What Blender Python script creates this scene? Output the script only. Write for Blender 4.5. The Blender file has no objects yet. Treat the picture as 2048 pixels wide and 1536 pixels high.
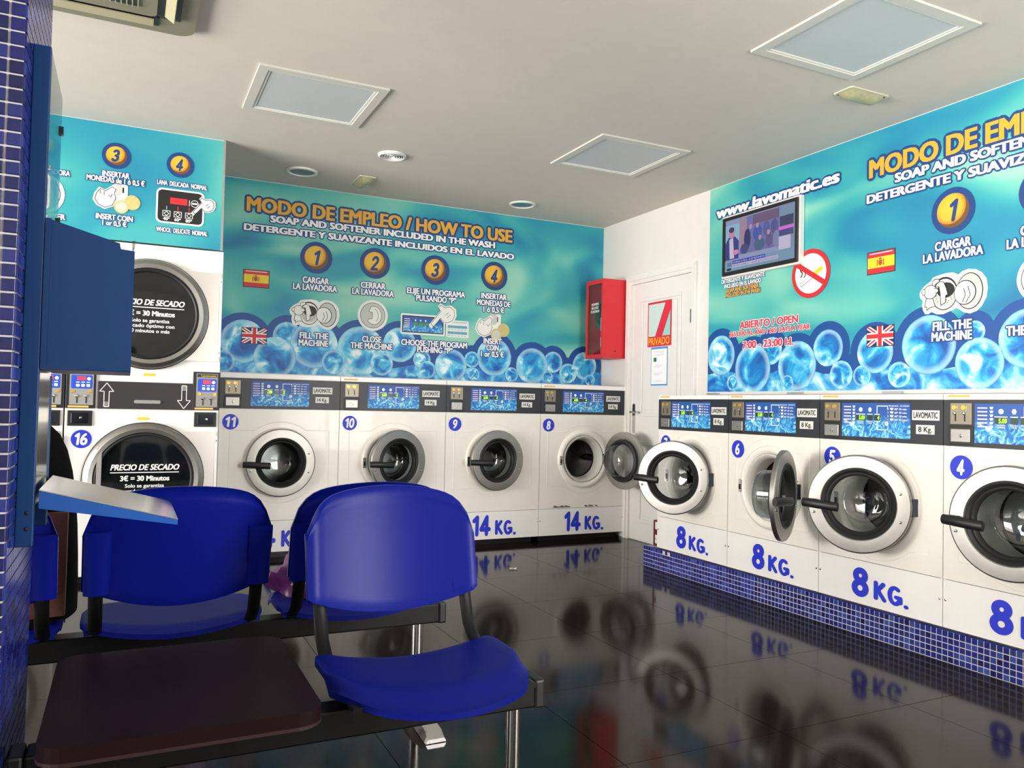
import bpy, bmesh, math, random
from mathutils import Vector, Matrix
R = math.radians
PI = math.pi
random.seed(7)
SC = bpy.context.scene
COL = SC.collection

# ------------------------------------------------------------------ camera, world, light, exposure
cam_d = bpy.data.cameras.new('camera')
cam_d.sensor_width = 36.0
cam_d.lens = 36.0 * 1584.35 / 2048.0
cam_d.clip_start = 0.02
cam = bpy.data.objects.new('camera', cam_d)
COL.objects.link(cam)
SC.camera = cam
_y, _p, _r = R(25.893), R(1.65), R(1.226)
_f = Vector((math.sin(_y) * math.cos(_p), math.cos(_y) * math.cos(_p), math.sin(_p)))
_rt = Vector((math.cos(_y), -math.sin(_y), 0))
_up = _rt.cross(_f)
_rt2 = _rt * math.cos(_r) + _up * math.sin(_r)
_up2 = _up * math.cos(_r) - _rt * math.sin(_r)
M3 = Matrix((_rt2, _up2, -_f)).transposed()
cam.matrix_world = Matrix.Translation((0, 0, 1.0526)) @ M3.to_4x4()

SC.view_settings.view_transform = 'Standard'
SC.view_settings.look = 'None'
SC.view_settings.gamma = 1.0
SC.view_settings.exposure = 0.03
SC.view_settings.use_curve_mapping = False

world = bpy.data.worlds.new('world')
SC.world = world
world.use_nodes = True
_bg = world.node_tree.nodes['Background']
_bg.inputs['Color'].default_value = (0.86, 0.93, 1.0, 1)
_bg.inputs['Strength'].default_value = 1.2


def area(name, loc, rot, sx, sy, power, col):
    d = bpy.data.lights.new(name, 'AREA')
    d.shape = 'RECTANGLE'
    d.size, d.size_y, d.energy, d.color = sx, sy, power, col
    o = bpy.data.objects.new(name, d)
    o.location, o.rotation_euler = loc, rot
    COL.objects.link(o)
    return o


# daylight falling through the shop-front glazing (x = -3.4), an added fill aimed up at the ceiling, and the street door glazing (y = -1.6)
area('daylight_shopfront', (-3.50, 3.45, 1.30), (0, R(-90), 0), 1.75, 2.8, 165, (1.0, 0.97, 0.935))
area('daylight_shopfront_near', (-3.50, -0.1, 1.30), (0, R(-90), 0), 1.75, 2.2, 55, (1.0, 0.965, 0.93))
area('ceiling_fill', (-12.5, 2.8, -0.4), (0, R(-98), 0), 6.0, 16.0, 7600, (1.0, 0.955, 0.905))  # unseen lamp added low outside to brighten the ceiling
area('daylight_entrance', (2.9, -1.70, 1.35), (R(90), 0, 0), 1.5, 2.1, 185, (1.0, 0.965, 0.935))

# ------------------------------------------------------------------ helpers
def lin(c):
    def g(v):
        v /= 255.0
        return v / 12.92 if v <= 0.04045 else ((v + 0.055) / 1.055) ** 2.4
    return (g(c[0]), g(c[1]), g(c[2]), 1.0)


MATS = {}


def mat(name, rgb, rough=0.5, metal=0.0, spec=0.5, var=0.04, scale=8.0, bump=0.0, bscale=60.0, emis=None, estr=0.0, coat=0.0, aniso=False):
    if name in MATS:
        return MATS[name]
    m = bpy.data.materials.new(name)
    m.use_nodes = True
    nt = m.node_tree
    b = nt.nodes['Principled BSDF']
    c = lin(rgb)
    b.inputs['Roughness'].default_value = rough
    b.inputs['Metallic'].default_value = metal
    b.inputs['Specular IOR Level'].default_value = spec
    b.inputs['Coat Weight'].default_value = coat
    tc = nt.nodes.new('ShaderNodeTexCoord')
    nz = nt.nodes.new('ShaderNodeTexNoise')
    nz.inputs['Scale'].default_value = scale
    nz.inputs['Detail'].default_value = 3
    nt.links.new(tc.outputs['Object'], nz.inputs['Vector'])
    mx = nt.nodes.new('ShaderNodeMixRGB')
    mx.inputs['Color1'].default_value = tuple(v * (1 - var) for v in c[:3]) + (1,)
    mx.inputs['Color2'].default_value = tuple(min(1, v * (1 + var)) for v in c[:3]) + (1,)
    nt.links.new(nz.outputs['Fac'], mx.inputs['Fac'])
    nt.links.new(mx.outputs['Color'], b.inputs['Base Color'])
    if bump:
        n2 = nt.nodes.new('ShaderNodeTexNoise')
        n2.inputs['Scale'].default_value = bscale
        nt.links.new(tc.outputs['Object'], n2.inputs['Vector'])
        bp = nt.nodes.new('ShaderNodeBump')
        bp.inputs['Strength'].default_value = bump
        bp.inputs['Distance'].default_value = 0.002
        nt.links.new(n2.outputs['Fac'], bp.inputs['Height'])
        nt.links.new(bp.outputs['Normal'], b.inputs['Normal'])
    if emis:
        b.inputs['Emission Color'].default_value = lin(emis)
        b.inputs['Emission Strength'].default_value = estr
    MATS[name] = m
    return m


def ramp(nt, stops):
    r = nt.nodes.new('ShaderNodeValToRGB')
    e = r.color_ramp.elements
    while len(e) < len(stops):
        e.new(0.5)
    for i, (p, c) in enumerate(stops):
        e[i].position = p
        e[i].color = lin(c)
    return r


def mat_glass(name, tint=(235, 245, 245), refl=0.06, rough=0.02):
    """clear pane: transparent with a fresnel reflection"""
    m = bpy.data.materials.new(name)
    m.use_nodes = True
    nt = m.node_tree
    nt.nodes.remove(nt.nodes['Principled BSDF'])
    t = nt.nodes.new('ShaderNodeBsdfTransparent')
    t.inputs['Color'].default_value = lin(tint)
    g = nt.nodes.new('ShaderNodeBsdfGlossy')
    g.inputs['Roughness'].default_value = rough
    lw = nt.nodes.new('ShaderNodeLayerWeight')
    lw.inputs['Blend'].default_value = 0.5
    pw = nt.nodes.new('ShaderNodeMath')
    pw.operation = 'POWER'
    pw.inputs[1].default_value = 5.0
    nt.links.new(lw.outputs['Facing'], pw.inputs[0])
    ad = nt.nodes.new('ShaderNodeMath')
    ad.operation = 'MULTIPLY_ADD'
    ad.use_clamp = True
    ad.inputs[1].default_value = 0.9
    ad.inputs[2].default_value = 0.02 + refl
    nt.links.new(pw.outputs[0], ad.inputs[0])
    mx = nt.nodes.new('ShaderNodeMixShader')
    nt.links.new(ad.outputs[0], mx.inputs[0])
    nt.links.new(t.outputs[0], mx.inputs[1])
    nt.links.new(g.outputs[0], mx.inputs[2])
    nt.links.new(mx.outputs[0], nt.nodes['Material Output'].inputs['Surface'])
    MATS[name] = m
    return m


class MB:
    """collects geometry for ONE mesh"""

    def __init__(s):
        s.v, s.f, s.uv = [], [], None

    def add(s, vs, fs):
        n = len(s.v)
        s.v += [tuple(p) for p in vs]
        s.f += [tuple(i + n for i in f) for f in fs]
        return s

    def box(s, x0, x1, y0, y1, z0, z1, b=0.0):
        if b <= 0:
            vs = [(x, y, z) for z in (z0, z1) for y in (y0, y1) for x in (x0, x1)]
            return s.add(vs, [(0, 2, 3, 1), (4, 5, 7, 6), (0, 1, 5, 4), (2, 6, 7, 3), (0, 4, 6, 2), (1, 3, 7, 5)])
        bm = bmesh.new()
        bmesh.ops.create_cube(bm, size=1)
        for v in bm.verts:
            v.co = Vector(((x0 + x1) / 2 + v.co.x * (x1 - x0), (y0 + y1) / 2 + v.co.y * (y1 - y0), (z0 + z1) / 2 + v.co.z * (z1 - z0)))
        bmesh.ops.bevel(bm, geom=bm.edges[:], offset=b, segments=2, profile=0.5, affect='EDGES')
        bm.verts.index_update()
        vs = [v.co[:] for v in bm.verts]
        fs = [[v.index for v in f.verts] for f in bm.faces]
        bm.free()
        return s.add(vs, fs)

    def prism(s, poly, y0, y1):
        """polygon in X,Z extruded between y0 (front, smaller) and y1"""
        n = len(poly)
        vs = [(x, y0, z) for x, z in poly] + [(x, y1, z) for x, z in poly]
        fs = [tuple(range(n)), tuple(range(2 * n - 1, n - 1, -1))]
        fs += [(i, i + n, (i + 1) % n + n, (i + 1) % n) for i in range(n)]
        return s.add(vs, fs)

    def prism_z(s, poly, z0, z1):
        n = len(poly)
        vs = [(x, y, z0) for x, y in poly] + [(x, y, z1) for x, y in poly]
        fs = [tuple(range(n - 1, -1, -1)), tuple(range(n, 2 * n))]
        fs += [(i, (i + 1) % n, (i + 1) % n + n, i + n) for i in range(n)]
        return s.add(vs, fs)

    def flat(s, poly, y=0.0):
        return s.add([(x, y, z) for x, z in poly], [tuple(range(len(poly)))])

    def lathe(s, prof, c=(0, 0, 0), seg=40, axis='y', closed=False):
        """profile of (radius, along-axis); axis y by default"""
        vs, fs, m = [], [], len(prof)
        for k in range(seg):
            a = 2 * PI * k / seg
            ca, sa = math.cos(a), math.sin(a)
            for r, t in prof:
                if axis == 'y':
                    vs.append((c[0] + r * ca, c[1] + t, c[2] + r * sa))
                else:
                    vs.append((c[0] + r * ca, c[1] + r * sa, c[2] + t))
        for k in range(seg):
            k2 = (k + 1) % seg
            for i in range(m if closed else m - 1):
                j = (i + 1) % m
                f = (k * m + i, k2 * m + i, k2 * m + j, k * m + j)
                fs.append(f if axis == 'y' else f)
        return s.add(vs, fs)

    def tube(s, pts, r, seg=8, ry=None, caps=True):
        """tube along a polyline; ry gives the second radius of an oval section"""
        pts = [Vector(p) for p in pts]
        ry = ry or r
        n0 = len(s.v)
        prev = None
        rings = []
        for i, p in enumerate(pts):
            d = (pts[min(i + 1, len(pts) - 1)] - pts[max(i - 1, 0)]).normalized()
            ref = Vector((1, 0, 0)) if abs(d.x) < 0.9 else Vector((0, 0, 1))
            a = (ref - d * ref.dot(d)).normalized() if prev is None else (prev - d * prev.dot(d)).normalized()
            prev = a
            b = d.cross(a)
            rings.append([tuple(p + a * r * math.cos(2 * PI * k / seg) + b * ry * math.sin(2 * PI * k / seg)) for k in range(seg)])
        vs = [q for g in rings for q in g]
        fs = []
        for i in range(len(rings) - 1):
            for k in range(seg):
                k2 = (k + 1) % seg
                fs.append((i * seg + k, i * seg + k2, (i + 1) * seg + k2, (i + 1) * seg + k))
        if caps:
            fs.append(tuple(range(seg - 1, -1, -1)))
            fs.append(tuple((len(rings) - 1) * seg + k for k in range(seg)))
        return s.add(vs, fs)

    def grid(s, fn, nu, nv):
        vs = [fn(i / nu, j / nv) for j in range(nv + 1) for i in range(nu + 1)]
        w = nu + 1
        fs = [(j * w + i, j * w + i + 1, (j + 1) * w + i + 1, (j + 1) * w + i) for j in range(nv) for i in range(nu)]
        return s.add(vs, fs)

    def slab(s, fn, nu, nv, thick):
        """closed sheet of a thickness around the surface fn(u, v); thick is a vector offset or a function of (u, v)"""
        w, h = nu + 1, nv + 1
        top = [Vector(fn(i / nu, j / nv)) for j in range(h) for i in range(w)]
        bot = []
        for j in range(h):
            for i in range(w):
                t = thick(i / nu, j / nv) if callable(thick) else thick
                bot.append(top[j * w + i] + Vector(t))
        n = w * h
        fs = []
        for j in range(nv):
            for i in range(nu):
                a, b, c, d = j * w + i, j * w + i + 1, (j + 1) * w + i + 1, (j + 1) * w + i
                fs += [(a, b, c, d), (a + n, d + n, c + n, b + n)]
        rim = [i for i in range(w)] + [j * w + nu for j in range(1, h)] + [nv * w + i for i in range(nu - 1, -1, -1)] + [j * w for j in range(nv - 1, 0, -1)]
        for k in range(len(rim)):
            a, b = rim[k], rim[(k + 1) % len(rim)]
            fs.append((b, a, a + n, b + n))
        return s.add([p[:] for p in top] + [p[:] for p in bot], fs)

    def mesh(s, name, m=None, smooth=False, ang=35):
        me = bpy.data.meshes.new(name)
        me.from_pydata(s.v, [], s.f)
        bm = bmesh.new()
        bm.from_mesh(me)
        if smooth:
            bmesh.ops.remove_doubles(bm, verts=bm.verts, dist=1e-6)
        bmesh.ops.recalc_face_normals(bm, faces=bm.faces)
        bm.to_mesh(me)
        bm.free()
        if smooth:
            me.shade_smooth()
            me.set_sharp_from_angle(angle=R(ang))
        if m:
            me.materials.append(m)
        return me


def put(name, me, parent=None, loc=(0, 0, 0), rot=(0, 0, 0), scale=(1, 1, 1)):
    o = bpy.data.objects.new(name, me)
    COL.objects.link(o)
    o.parent = parent
    o.location, o.rotation_euler, o.scale = loc, rot, scale
    return o


def part(name, mb, m, parent=None, loc=(0, 0, 0), rot=(0, 0, 0), smooth=False, ang=35):
    return put(name, mb.mesh(name, m, smooth, ang), parent, loc, rot)


def tag(o, label, cat, group=None, kind=None):
    o['label'] = label
    if cat:
        o['category'] = cat
    if group:
        o['group'] = group
    if kind:
        o['kind'] = kind
    return o


def thing(name, label, cat, loc=(0, 0, 0), rz=0.0, group=None):
    o = bpy.data.objects.new(name, None)
    COL.objects.link(o)
    o.empty_display_size = 0.05
    o.location, o.rotation_euler = loc, (0, 0, rz)
    return tag(o, label, cat, group)


def struct(o):
    o['kind'] = 'structure'
    return o


# ---- lettering: flat print, built from the built-in vector font, thickened and optionally outlined
_TX = {}


def _glyphs(body, off):
    k = (body, off)
    if k not in _TX:
        c = bpy.data.curves.new('t', 'FONT')
        c.body, c.offset, c.resolution_u = body, off, 3
        o = bpy.data.objects.new('t', c)
        me = bpy.data.meshes.new_from_object(o)
        vs = [v.co[:2] for v in me.vertices]
        fs = [tuple(p.vertices) for p in me.polygons]
        bpy.data.objects.remove(o)
        bpy.data.curves.remove(c)
        bpy.data.meshes.remove(me)
        _TX[k] = (vs, fs)
    return _TX[k]


_capv = _glyphs('H', 0.0)[0]
CAP = max(v[1] for v in _capv) - min(v[1] for v in _capv)
CAP0 = min(v[1] for v in _capv)


def lettering(parent, body, x0, x1, z, h, m, y=-0.003, bold=0.03, shear=0.0, slope=0.0, outline=None, ow=0.06, name='lettering'):
    """text from x0 to x1 (baseline z, cap height h) printed on the plane facing -y; weight by overprinting shifted copies"""
    vs, fs = _glyphs(body, 0.0)
    if not vs:
        return
    lo, hi = min(v[0] for v in vs), max(v[0] for v in vs)
    sx, sz = (x1 - x0) / (hi - lo + 2 * bold), h / CAP
    vert = bold * 0.45
    layers = [(m, y, bold, vert)]
    if outline:
        k = sz / sx
        layers.insert(0, (outline, y + 0.0014, bold + ow * k, vert + ow))
    for mm, yy, rx, rz in layers:
        mb = MB()
        if rx <= 0:
            sh = [(0.0, 0.0)]
        elif mm is m:
            sh = [(0, 0), (rx, rz), (rx, -rz), (-rx, rz), (-rx, -rz)]
        else:
            sh = [(rx * math.cos(2 * PI * k / 12), rz * math.sin(2 * PI * k / 12)) for k in range(12)] + [(bold, 0), (-bold, 0)]
        for i, (dx, dz) in enumerate(sh):
            pts = []
            for a, b in vs:
                zz = (b + dz - CAP0) * sz
                xx = x0 + (a + dx - lo + bold) * sx + zz * shear
                pts.append((xx, yy - 0.00006 * i, z + zz + (xx - x0) * slope))
            mb.add(pts, fs)
        me = bpy.data.meshes.new(name)
        me.from_pydata(mb.v, [], mb.f)
        me.materials.append(mm)
        put(name if mm is m else name + '_outline', me, parent)


STROKES = {
    '0': (0.66, [('a', .30, .5, .20, .40, 0, 360)]),
    '1': (0.52, [('b', .36, .10, .36, .90), ('b', .36, .90, .16, .74)]),
    '2': (0.66, [('a', .30, .68, .19, .22, 165, -35), ('b', .46, .56, .12, .10), ('b', .12, .10, .54, .10)]),
    '3': (0.64, [('a', .27, .70, .17, .20, 150, -90), ('a', .27, .30, .20, .20, 90, -150)]),
    '4': (0.70, [('b', .44, .10, .44, .90), ('b', .44, .90, .10, .34), ('b', .10, .32, .60, .32)]),
    '5': (0.66, [('b', .14, .90, .52, .90), ('b', .14, .90, .13, .56), ('a', .28, .33, .22, .23, 125, -150)]),
    '6': (0.66, [('a', .31, .31, .20, .21, 0, 360), ('a', .56, .36, .45, .54, 180, 112)]),
    '7': (0.62, [('b', .10, .90, .54, .90), ('b', .54, .90, .26, .10)]),
    '8': (0.66, [('a', .31, .71, .165, .17, 0, 360), ('a', .31, .29, .20, .20, 0, 360)]),
    '9': (0.66, [('a', .31, .69, .20, .21, 0, 360), ('a', .06, .64, .45, .54, 0, -68)]),
    'K': (0.66, [('b', .14, .10, .14, .90), ('b', .16, .44, .48, .90), ('b', .24, .52, .52, .10)]),
    'G': (0.70, [('a', .34, .5, .23, .40, 55, 330), ('b', .57, .22, .57, .44), ('b', .40, .44, .57, .44)]),
    '.': (0.30, [('b', .12, .10, .125, .10)]),
}


def brush(parent, body, x0, x1, z, h, m, y=-0.003, w=0.19, shear=0.0, slope=0.0, name='lettering'):
    """chunky round-ended numerals and letters, as cut vinyl"""
    adv = 0.0
    polys = []
    for ch in body:
        a, st = STROKES[ch]
        for q in st:
            if q[0] == 'b':
                _, ax, az, bx, bz = q
                polys.append([(adv + px, pz) for px, pz in bar(ax, az, bx, bz, w)])
                polys.append([(adv + px, pz) for px, pz in disc_poly(ax, az, w / 2, w / 2, 12)])
                polys.append([(adv + px, pz) for px, pz in disc_poly(bx, bz, w / 2, w / 2, 12)])
            else:
                _, cx, cz, rx, rz, a0, a1 = q
                n = 24
                pts = [(cx + rx * math.cos(R(a0 + (a1 - a0) * k / n)), cz + rz * math.sin(R(a0 + (a1 - a0) * k / n))) for k in range(n + 1)]
                for k in range(n):
                    polys.append([(adv + px, pz) for px, pz in bar(*pts[k], *pts[k + 1], w)])
                    polys.append([(adv + px, pz) for px, pz in disc_poly(pts[k][0], pts[k][1], w / 2, w / 2, 10)])
                polys.append([(adv + px, pz) for px, pz in disc_poly(pts[n][0], pts[n][1], w / 2, w / 2, 10)])
        adv += a
    lo = min(p[0] for q in polys for p in q)
    hi = max(p[0] for q in polys for p in q)
    sx = (x1 - x0) / (hi - lo)
    mb = MB()
    for i, q in enumerate(polys):
        pts = []
        for px, pz in q:
            zz = pz * h
            xx = x0 + (px - lo) * sx + zz * shear
            pts.append((xx, z + zz + (xx - x0) * slope))
        mb.flat(pts, y - 0.000004 * i)
    me = bpy.data.meshes.new(name)
    me.from_pydata(mb.v, [], mb.f)
    me.materials.append(m)
    return put(name, me, parent)


def disc_poly(cx, cz, rx, rz=None, n=28, a0=0.0):
    rz = rx if rz is None else rz
    return [(cx + rx * math.cos(a0 + 2 * PI * k / n), cz + rz * math.sin(a0 + 2 * PI * k / n)) for k in range(n)]


def rrect(x0, x1, z0, z1, r, n=4):
    out = []
    for cx, cz, a in ((x1 - r, z1 - r, 0), (x0 + r, z1 - r, 90), (x0 + r, z0 + r, 180), (x1 - r, z0 + r, 270)):
        for k in range(n + 1):
            t = R(a + 90 * k / n)
            out.append((cx + r * math.cos(t), cz + r * math.sin(t)))
    return out


def decal(name, poly, m, parent, y=-0.002):
    me = bpy.data.meshes.new(name)
    me.from_pydata([(x, y, z) for x, z in poly], [], [tuple(range(len(poly)))])
    me.materials.append(m)
    return put(name, me, parent)


def decals(name, polys, m, parent, y=-0.002):
    """several flat printed marks of one printed sign in one mesh"""
    mb = MB()
    for i, p in enumerate(polys):
        mb.flat(p, y - 0.000012 * i)
    me = bpy.data.meshes.new(name)
    me.from_pydata(mb.v, [], mb.f)
    me.materials.append(m)
    return put(name, me, parent)


def bar(x0, z0, x1, z1, w):
    dx, dz = x1 - x0, z1 - z0
    l = math.hypot(dx, dz)
    nx, nz = -dz / l * w / 2, dx / l * w / 2
    return [(x0 + nx, z0 + nz), (x0 - nx, z0 - nz), (x1 - nx, z1 - nz), (x1 + nx, z1 + nz)]


def arc(cx, cz, r, a0, a1, w, n=12, rz=None):
    rz = rz or r
    o = [(cx + (r + w / 2) * math.cos(R(a0 + (a1 - a0) * k / n)), cz + (rz + w / 2) * math.sin(R(a0 + (a1 - a0) * k / n))) for k in range(n + 1)]
    i = [(cx + (r - w / 2) * math.cos(R(a0 + (a1 - a0) * k / n)), cz + (rz - w / 2) * math.sin(R(a0 + (a1 - a0) * k / n))) for k in range(n + 1)]
    return o + i[::-1]


# ------------------------------------------------------------------ materials
ENAMEL = mat('white_enamel', (240, 236, 229), 0.32, coat=0.2)
ENAMEL2 = mat('white_enamel_bright', (241, 240, 238), 0.32)
WALLW = mat('white_wall_paint', (224, 221, 218), 0.75, bump=0.05)
CEILM = mat('ceiling_paint', (208, 201, 192), 0.85, bump=0.04)
TRIMW = mat('white_gloss_paint', (228, 226, 224), 0.4)
STEEL = mat('brushed_steel', (164, 162, 158), 0.42, 1.0, var=0.06, scale=20)
CHROME = mat('chrome', (215, 215, 215), 0.08, 1.0)
DARKCHR = mat('dark_chrome', (70, 74, 84), 0.15, 1.0)
DRUMS = mat('drum_steel', (150, 150, 150), 0.28, 1.0, var=0.15, scale=30)
BLACKP = mat('black_plastic', (22, 23, 25), 0.45)
BLACKR = mat('black_rubber', (26, 27, 29), 0.6)
BLACKM = mat('black_painted_metal', (9, 9, 10), 0.45, spec=0.3)
BAND = mat('anthracite_band', (36, 40, 47), 0.42)
CHARC = mat('charcoal_strip', (40, 40, 42), 0.5)
GREYP = mat('grey_plastic', (150, 150, 148), 0.5)
GASKET = mat('pale_grey_gasket', (205, 204, 198), 0.55)
BLUEP = mat('blue_print', (28, 48, 205), 0.5)
NAVYP = mat('navy_print', (14, 60, 128), 0.5)
WHITEP = mat('white_print', (243, 243, 243), 0.5)
GOLDP = mat('gold_print', (228, 170, 48), 0.5)
REDP = mat('red_print', (205, 36, 48), 0.5)
BLACKI = mat('black_print', (20, 20, 20), 0.5)
GREYI = mat('grey_print', (196, 200, 196), 0.5)
YELLOWP = mat('yellow_print', (238, 205, 40), 0.5)
PINKRED = mat('crimson_print', (222, 52, 84), 0.5)
GREENLED = mat('green_led', (150, 255, 40), 0.4, emis=(150, 255, 30), estr=1.6)
GREENDIM = mat('green_led_window', (38, 66, 40), 0.3)
REDLED = mat('red_led', (255, 50, 60), 0.4, emis=(255, 40, 50), estr=1.2)
COINP = mat('coin_plate', (140, 132, 118), 0.4, 0.6)
COINY = mat('coin_brass', (214, 176, 84), 0.35, 0.7)
PLATE = mat('white_label', (226, 226, 222), 0.5)
REDMET = mat('red_painted_metal', (214, 40, 50), 0.4)
SHELL = mat('blue_seat_plastic', (13, 27, 136), 0.32, spec=0.16, bump=0.08, bscale=420, var=0.05)
SEATM = mat('blue_seat_pebbled', (13, 24, 122), 0.48, spec=0.10, bump=0.10, bscale=420, var=0.05)
WOODT = mat('dark_wood_laminate', (30, 13, 14), 0.5, spec=0.12, var=0.2, scale=14)
KIOSK = mat('kiosk_blue', (10, 58, 112), 0.42, spec=0.3)
RUST = mat('rust_chip', (120, 106, 92), 0.8, var=0.3, scale=60)
ALU = mat('aluminium_rail', (196, 198, 198), 0.4, 0.7)
GLASS = mat_glass('clear_glass', (226, 236, 234), 0.05)
WINGLASS = mat_glass('window_glass', (250, 249, 247), 0.0)
BOWL = mat_glass('bowl_glass', (222, 228, 228), 0.10, 0.03)
DARKG = mat_glass('cabinet_glass', (246, 243, 244), 0.05, 0.02)
PERSPEX = mat_glass('perspex', (205, 218, 224), 0.03)


def mat_tiles_floor():
    m = mat('granite_floor', (27, 22, 18), 0.10, var=0.25, scale=260, spec=0.11)
    return m


FLOORT = mat_tiles_floor()
GROUT_D = mat('dark_joint', (18, 17, 16), 0.7)
GROUT_W = mat('white_grout', (206, 204, 206), 0.8)


def mat_mosaic(name, cols, rough=0.22):
    """glazed tile whose tone differs from tile to tile"""
    m = bpy.data.materials.new(name)
    m.use_nodes = True
    nt = m.node_tree
    b = nt.nodes['Principled BSDF']
    b.inputs['Roughness'].default_value = rough
    oi = nt.nodes.new('ShaderNodeObjectInfo')
    r = ramp(nt, [(i / (len(cols) - 1), c) for i, c in enumerate(cols)])
    nt.links.new(oi.outputs['Random'], r.inputs['Fac'])
    tc = nt.nodes.new('ShaderNodeTexCoord')
    nz = nt.nodes.new('ShaderNodeTexNoise')
    nz.inputs['Scale'].default_value = 90
    nt.links.new(tc.outputs['Object'], nz.inputs['Vector'])
    mx = nt.nodes.new('ShaderNodeMixRGB')
    mx.blend_type = 'MULTIPLY'
    mx.inputs['Fac'].default_value = 0.5
    nt.links.new(r.outputs['Color'], mx.inputs['Color1'])
    nt.links.new(nz.outputs['Color'], mx.inputs['Color2'])
    nt.links.new(mx.outputs['Color'], b.inputs['Base Color'])
    return m


MOSAIC = mat_mosaic('blue_mosaic_tile', [(24, 28, 104), (40, 50, 150), (34, 40, 126), (70, 90, 180), (22, 24, 92), (52, 62, 160)])


def mat_mosaic_mass():
    """the same glaze for the many small tiles that stay one mesh: tone by cell"""
    m = bpy.data.materials.new('blue_mosaic_mass')
    m.use_nodes = True
    nt = m.node_tree
    b = nt.nodes['Principled BSDF']
    b.inputs['Roughness'].default_value = 0.22
    g = nt.nodes.new('ShaderNodeNewGeometry')
    r = ramp(nt, [(0, (24, 28, 104)), (0.5, (38, 46, 140)), (0.8, (60, 76, 170)), (1, (22, 24, 92))])
    nt.links.new(g.outputs['Random Per Island'], r.inputs['Fac'])
    nt.links.new(r.outputs['Color'], b.inputs['Base Color'])
    return m


MOSAIC_MASS = mat_mosaic_mass()


def mat_mural(name, seed):
    """printed sea-green vinyl with soft lighter and bluer swells"""
    m = bpy.data.materials.new(name)
    m.use_nodes = True
    nt = m.node_tree
    b = nt.nodes['Principled BSDF']
    b.inputs['Roughness'].default_value = 0.5
    tc = nt.nodes.new('ShaderNodeTexCoord')
    mp = nt.nodes.new('ShaderNodeMapping')
    mp.inputs['Location'].default_value = (seed, seed * 0.7, seed * 1.3)
    mp.inputs['Rotation'].default_value = (0, R(28), 0)
    mp.inputs['Scale'].default_value = (0.75, 1, 1.7)
    nt.links.new(tc.outputs['Object'], mp.inputs['Vector'])
    nz = nt.nodes.new('ShaderNodeTexNoise')
    nz.inputs['Scale'].default_value = 0.95
    nz.inputs['Detail'].default_value = 1.2
    nz.inputs['Distortion'].default_value = 1.6
    nt.links.new(mp.outputs['Vector'], nz.inputs['Vector'])
    r = ramp(nt, [(0.26, (12, 104, 156)), (0.40, (28, 142, 172)), (0.50, (52, 166, 174)), (0.60, (96, 190, 180)), (0.72, (150, 210, 188))])
    nt.links.new(nz.outputs['Fac'], r.inputs['Fac'])
    nt.links.new(r.outputs['Color'], b.inputs['Base Color'])
    return m


def mat_bubble():
    """printed picture of a water bubble, drawn from the disc's own coordinates"""
    m = bpy.data.materials.new('bubble_print')
    m.use_nodes = True
    nt = m.node_tree
    b = nt.nodes['Principled BSDF']
    b.inputs['Roughness'].default_value = 0.5
    uv = nt.nodes.new('ShaderNodeUVMap')
    oi = nt.nodes.new('ShaderNodeObjectInfo')
    ln = nt.nodes.new('ShaderNodeVectorMath')
    ln.operation = 'LENGTH'
    nt.links.new(uv.outputs['UV'], ln.inputs[0])
    ad = nt.nodes.new('ShaderNodeVectorMath')
    ad.operation = 'ADD'
    sc = nt.nodes.new('ShaderNodeVectorMath')
    sc.operation = 'SCALE'
    cb = nt.nodes.new('ShaderNodeCombineXYZ')
    for i in range(3):
        nt.links.new(oi.outputs['Random'], cb.inputs[i])
    nt.links.new(cb.outputs[0], sc.inputs[0])
    sc.inputs['Scale'].default_value = 37.0
    nt.links.new(uv.outputs['UV'], ad.inputs[0])
    nt.links.new(sc.outputs[0], ad.inputs[1])
    nz = nt.nodes.new('ShaderNodeTexNoise')
    nz.inputs['Scale'].default_value = 1.1
    nz.inputs['Detail'].default_value = 4
    nz.inputs['Distortion'].default_value = 0.7
    nt.links.new(ad.outputs[0], nz.inputs['Vector'])
    r1 = ramp(nt, [(0.30, (6, 80, 166)), (0.42, (12, 120, 198)), (0.50, (36, 162, 220)), (0.58, (104, 204, 234)), (0.66, (236, 248, 252))])
    nt.links.new(nz.outputs['Fac'], r1.inputs['Fac'])
    r2 = ramp(nt, [(0.0, (0, 0, 0)), (0.70, (20, 20, 20)), (0.90, (205, 205, 205)), (0.965, (180, 180, 180)), (1.0, (10, 10, 10))])
    nt.links.new(ln.outputs['Value'], r2.inputs['Fac'])
    mx = nt.nodes.new('ShaderNodeMixRGB')
    nt.links.new(r2.outputs['Color'], mx.inputs['Fac'])
    nt.links.new(r1.outputs['Color'], mx.inputs['Color1'])
    mx.inputs['Color2'].default_value = lin((186, 232, 242))
    nt.links.new(mx.outputs['Color'], b.inputs['Base Color'])
    return m


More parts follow.
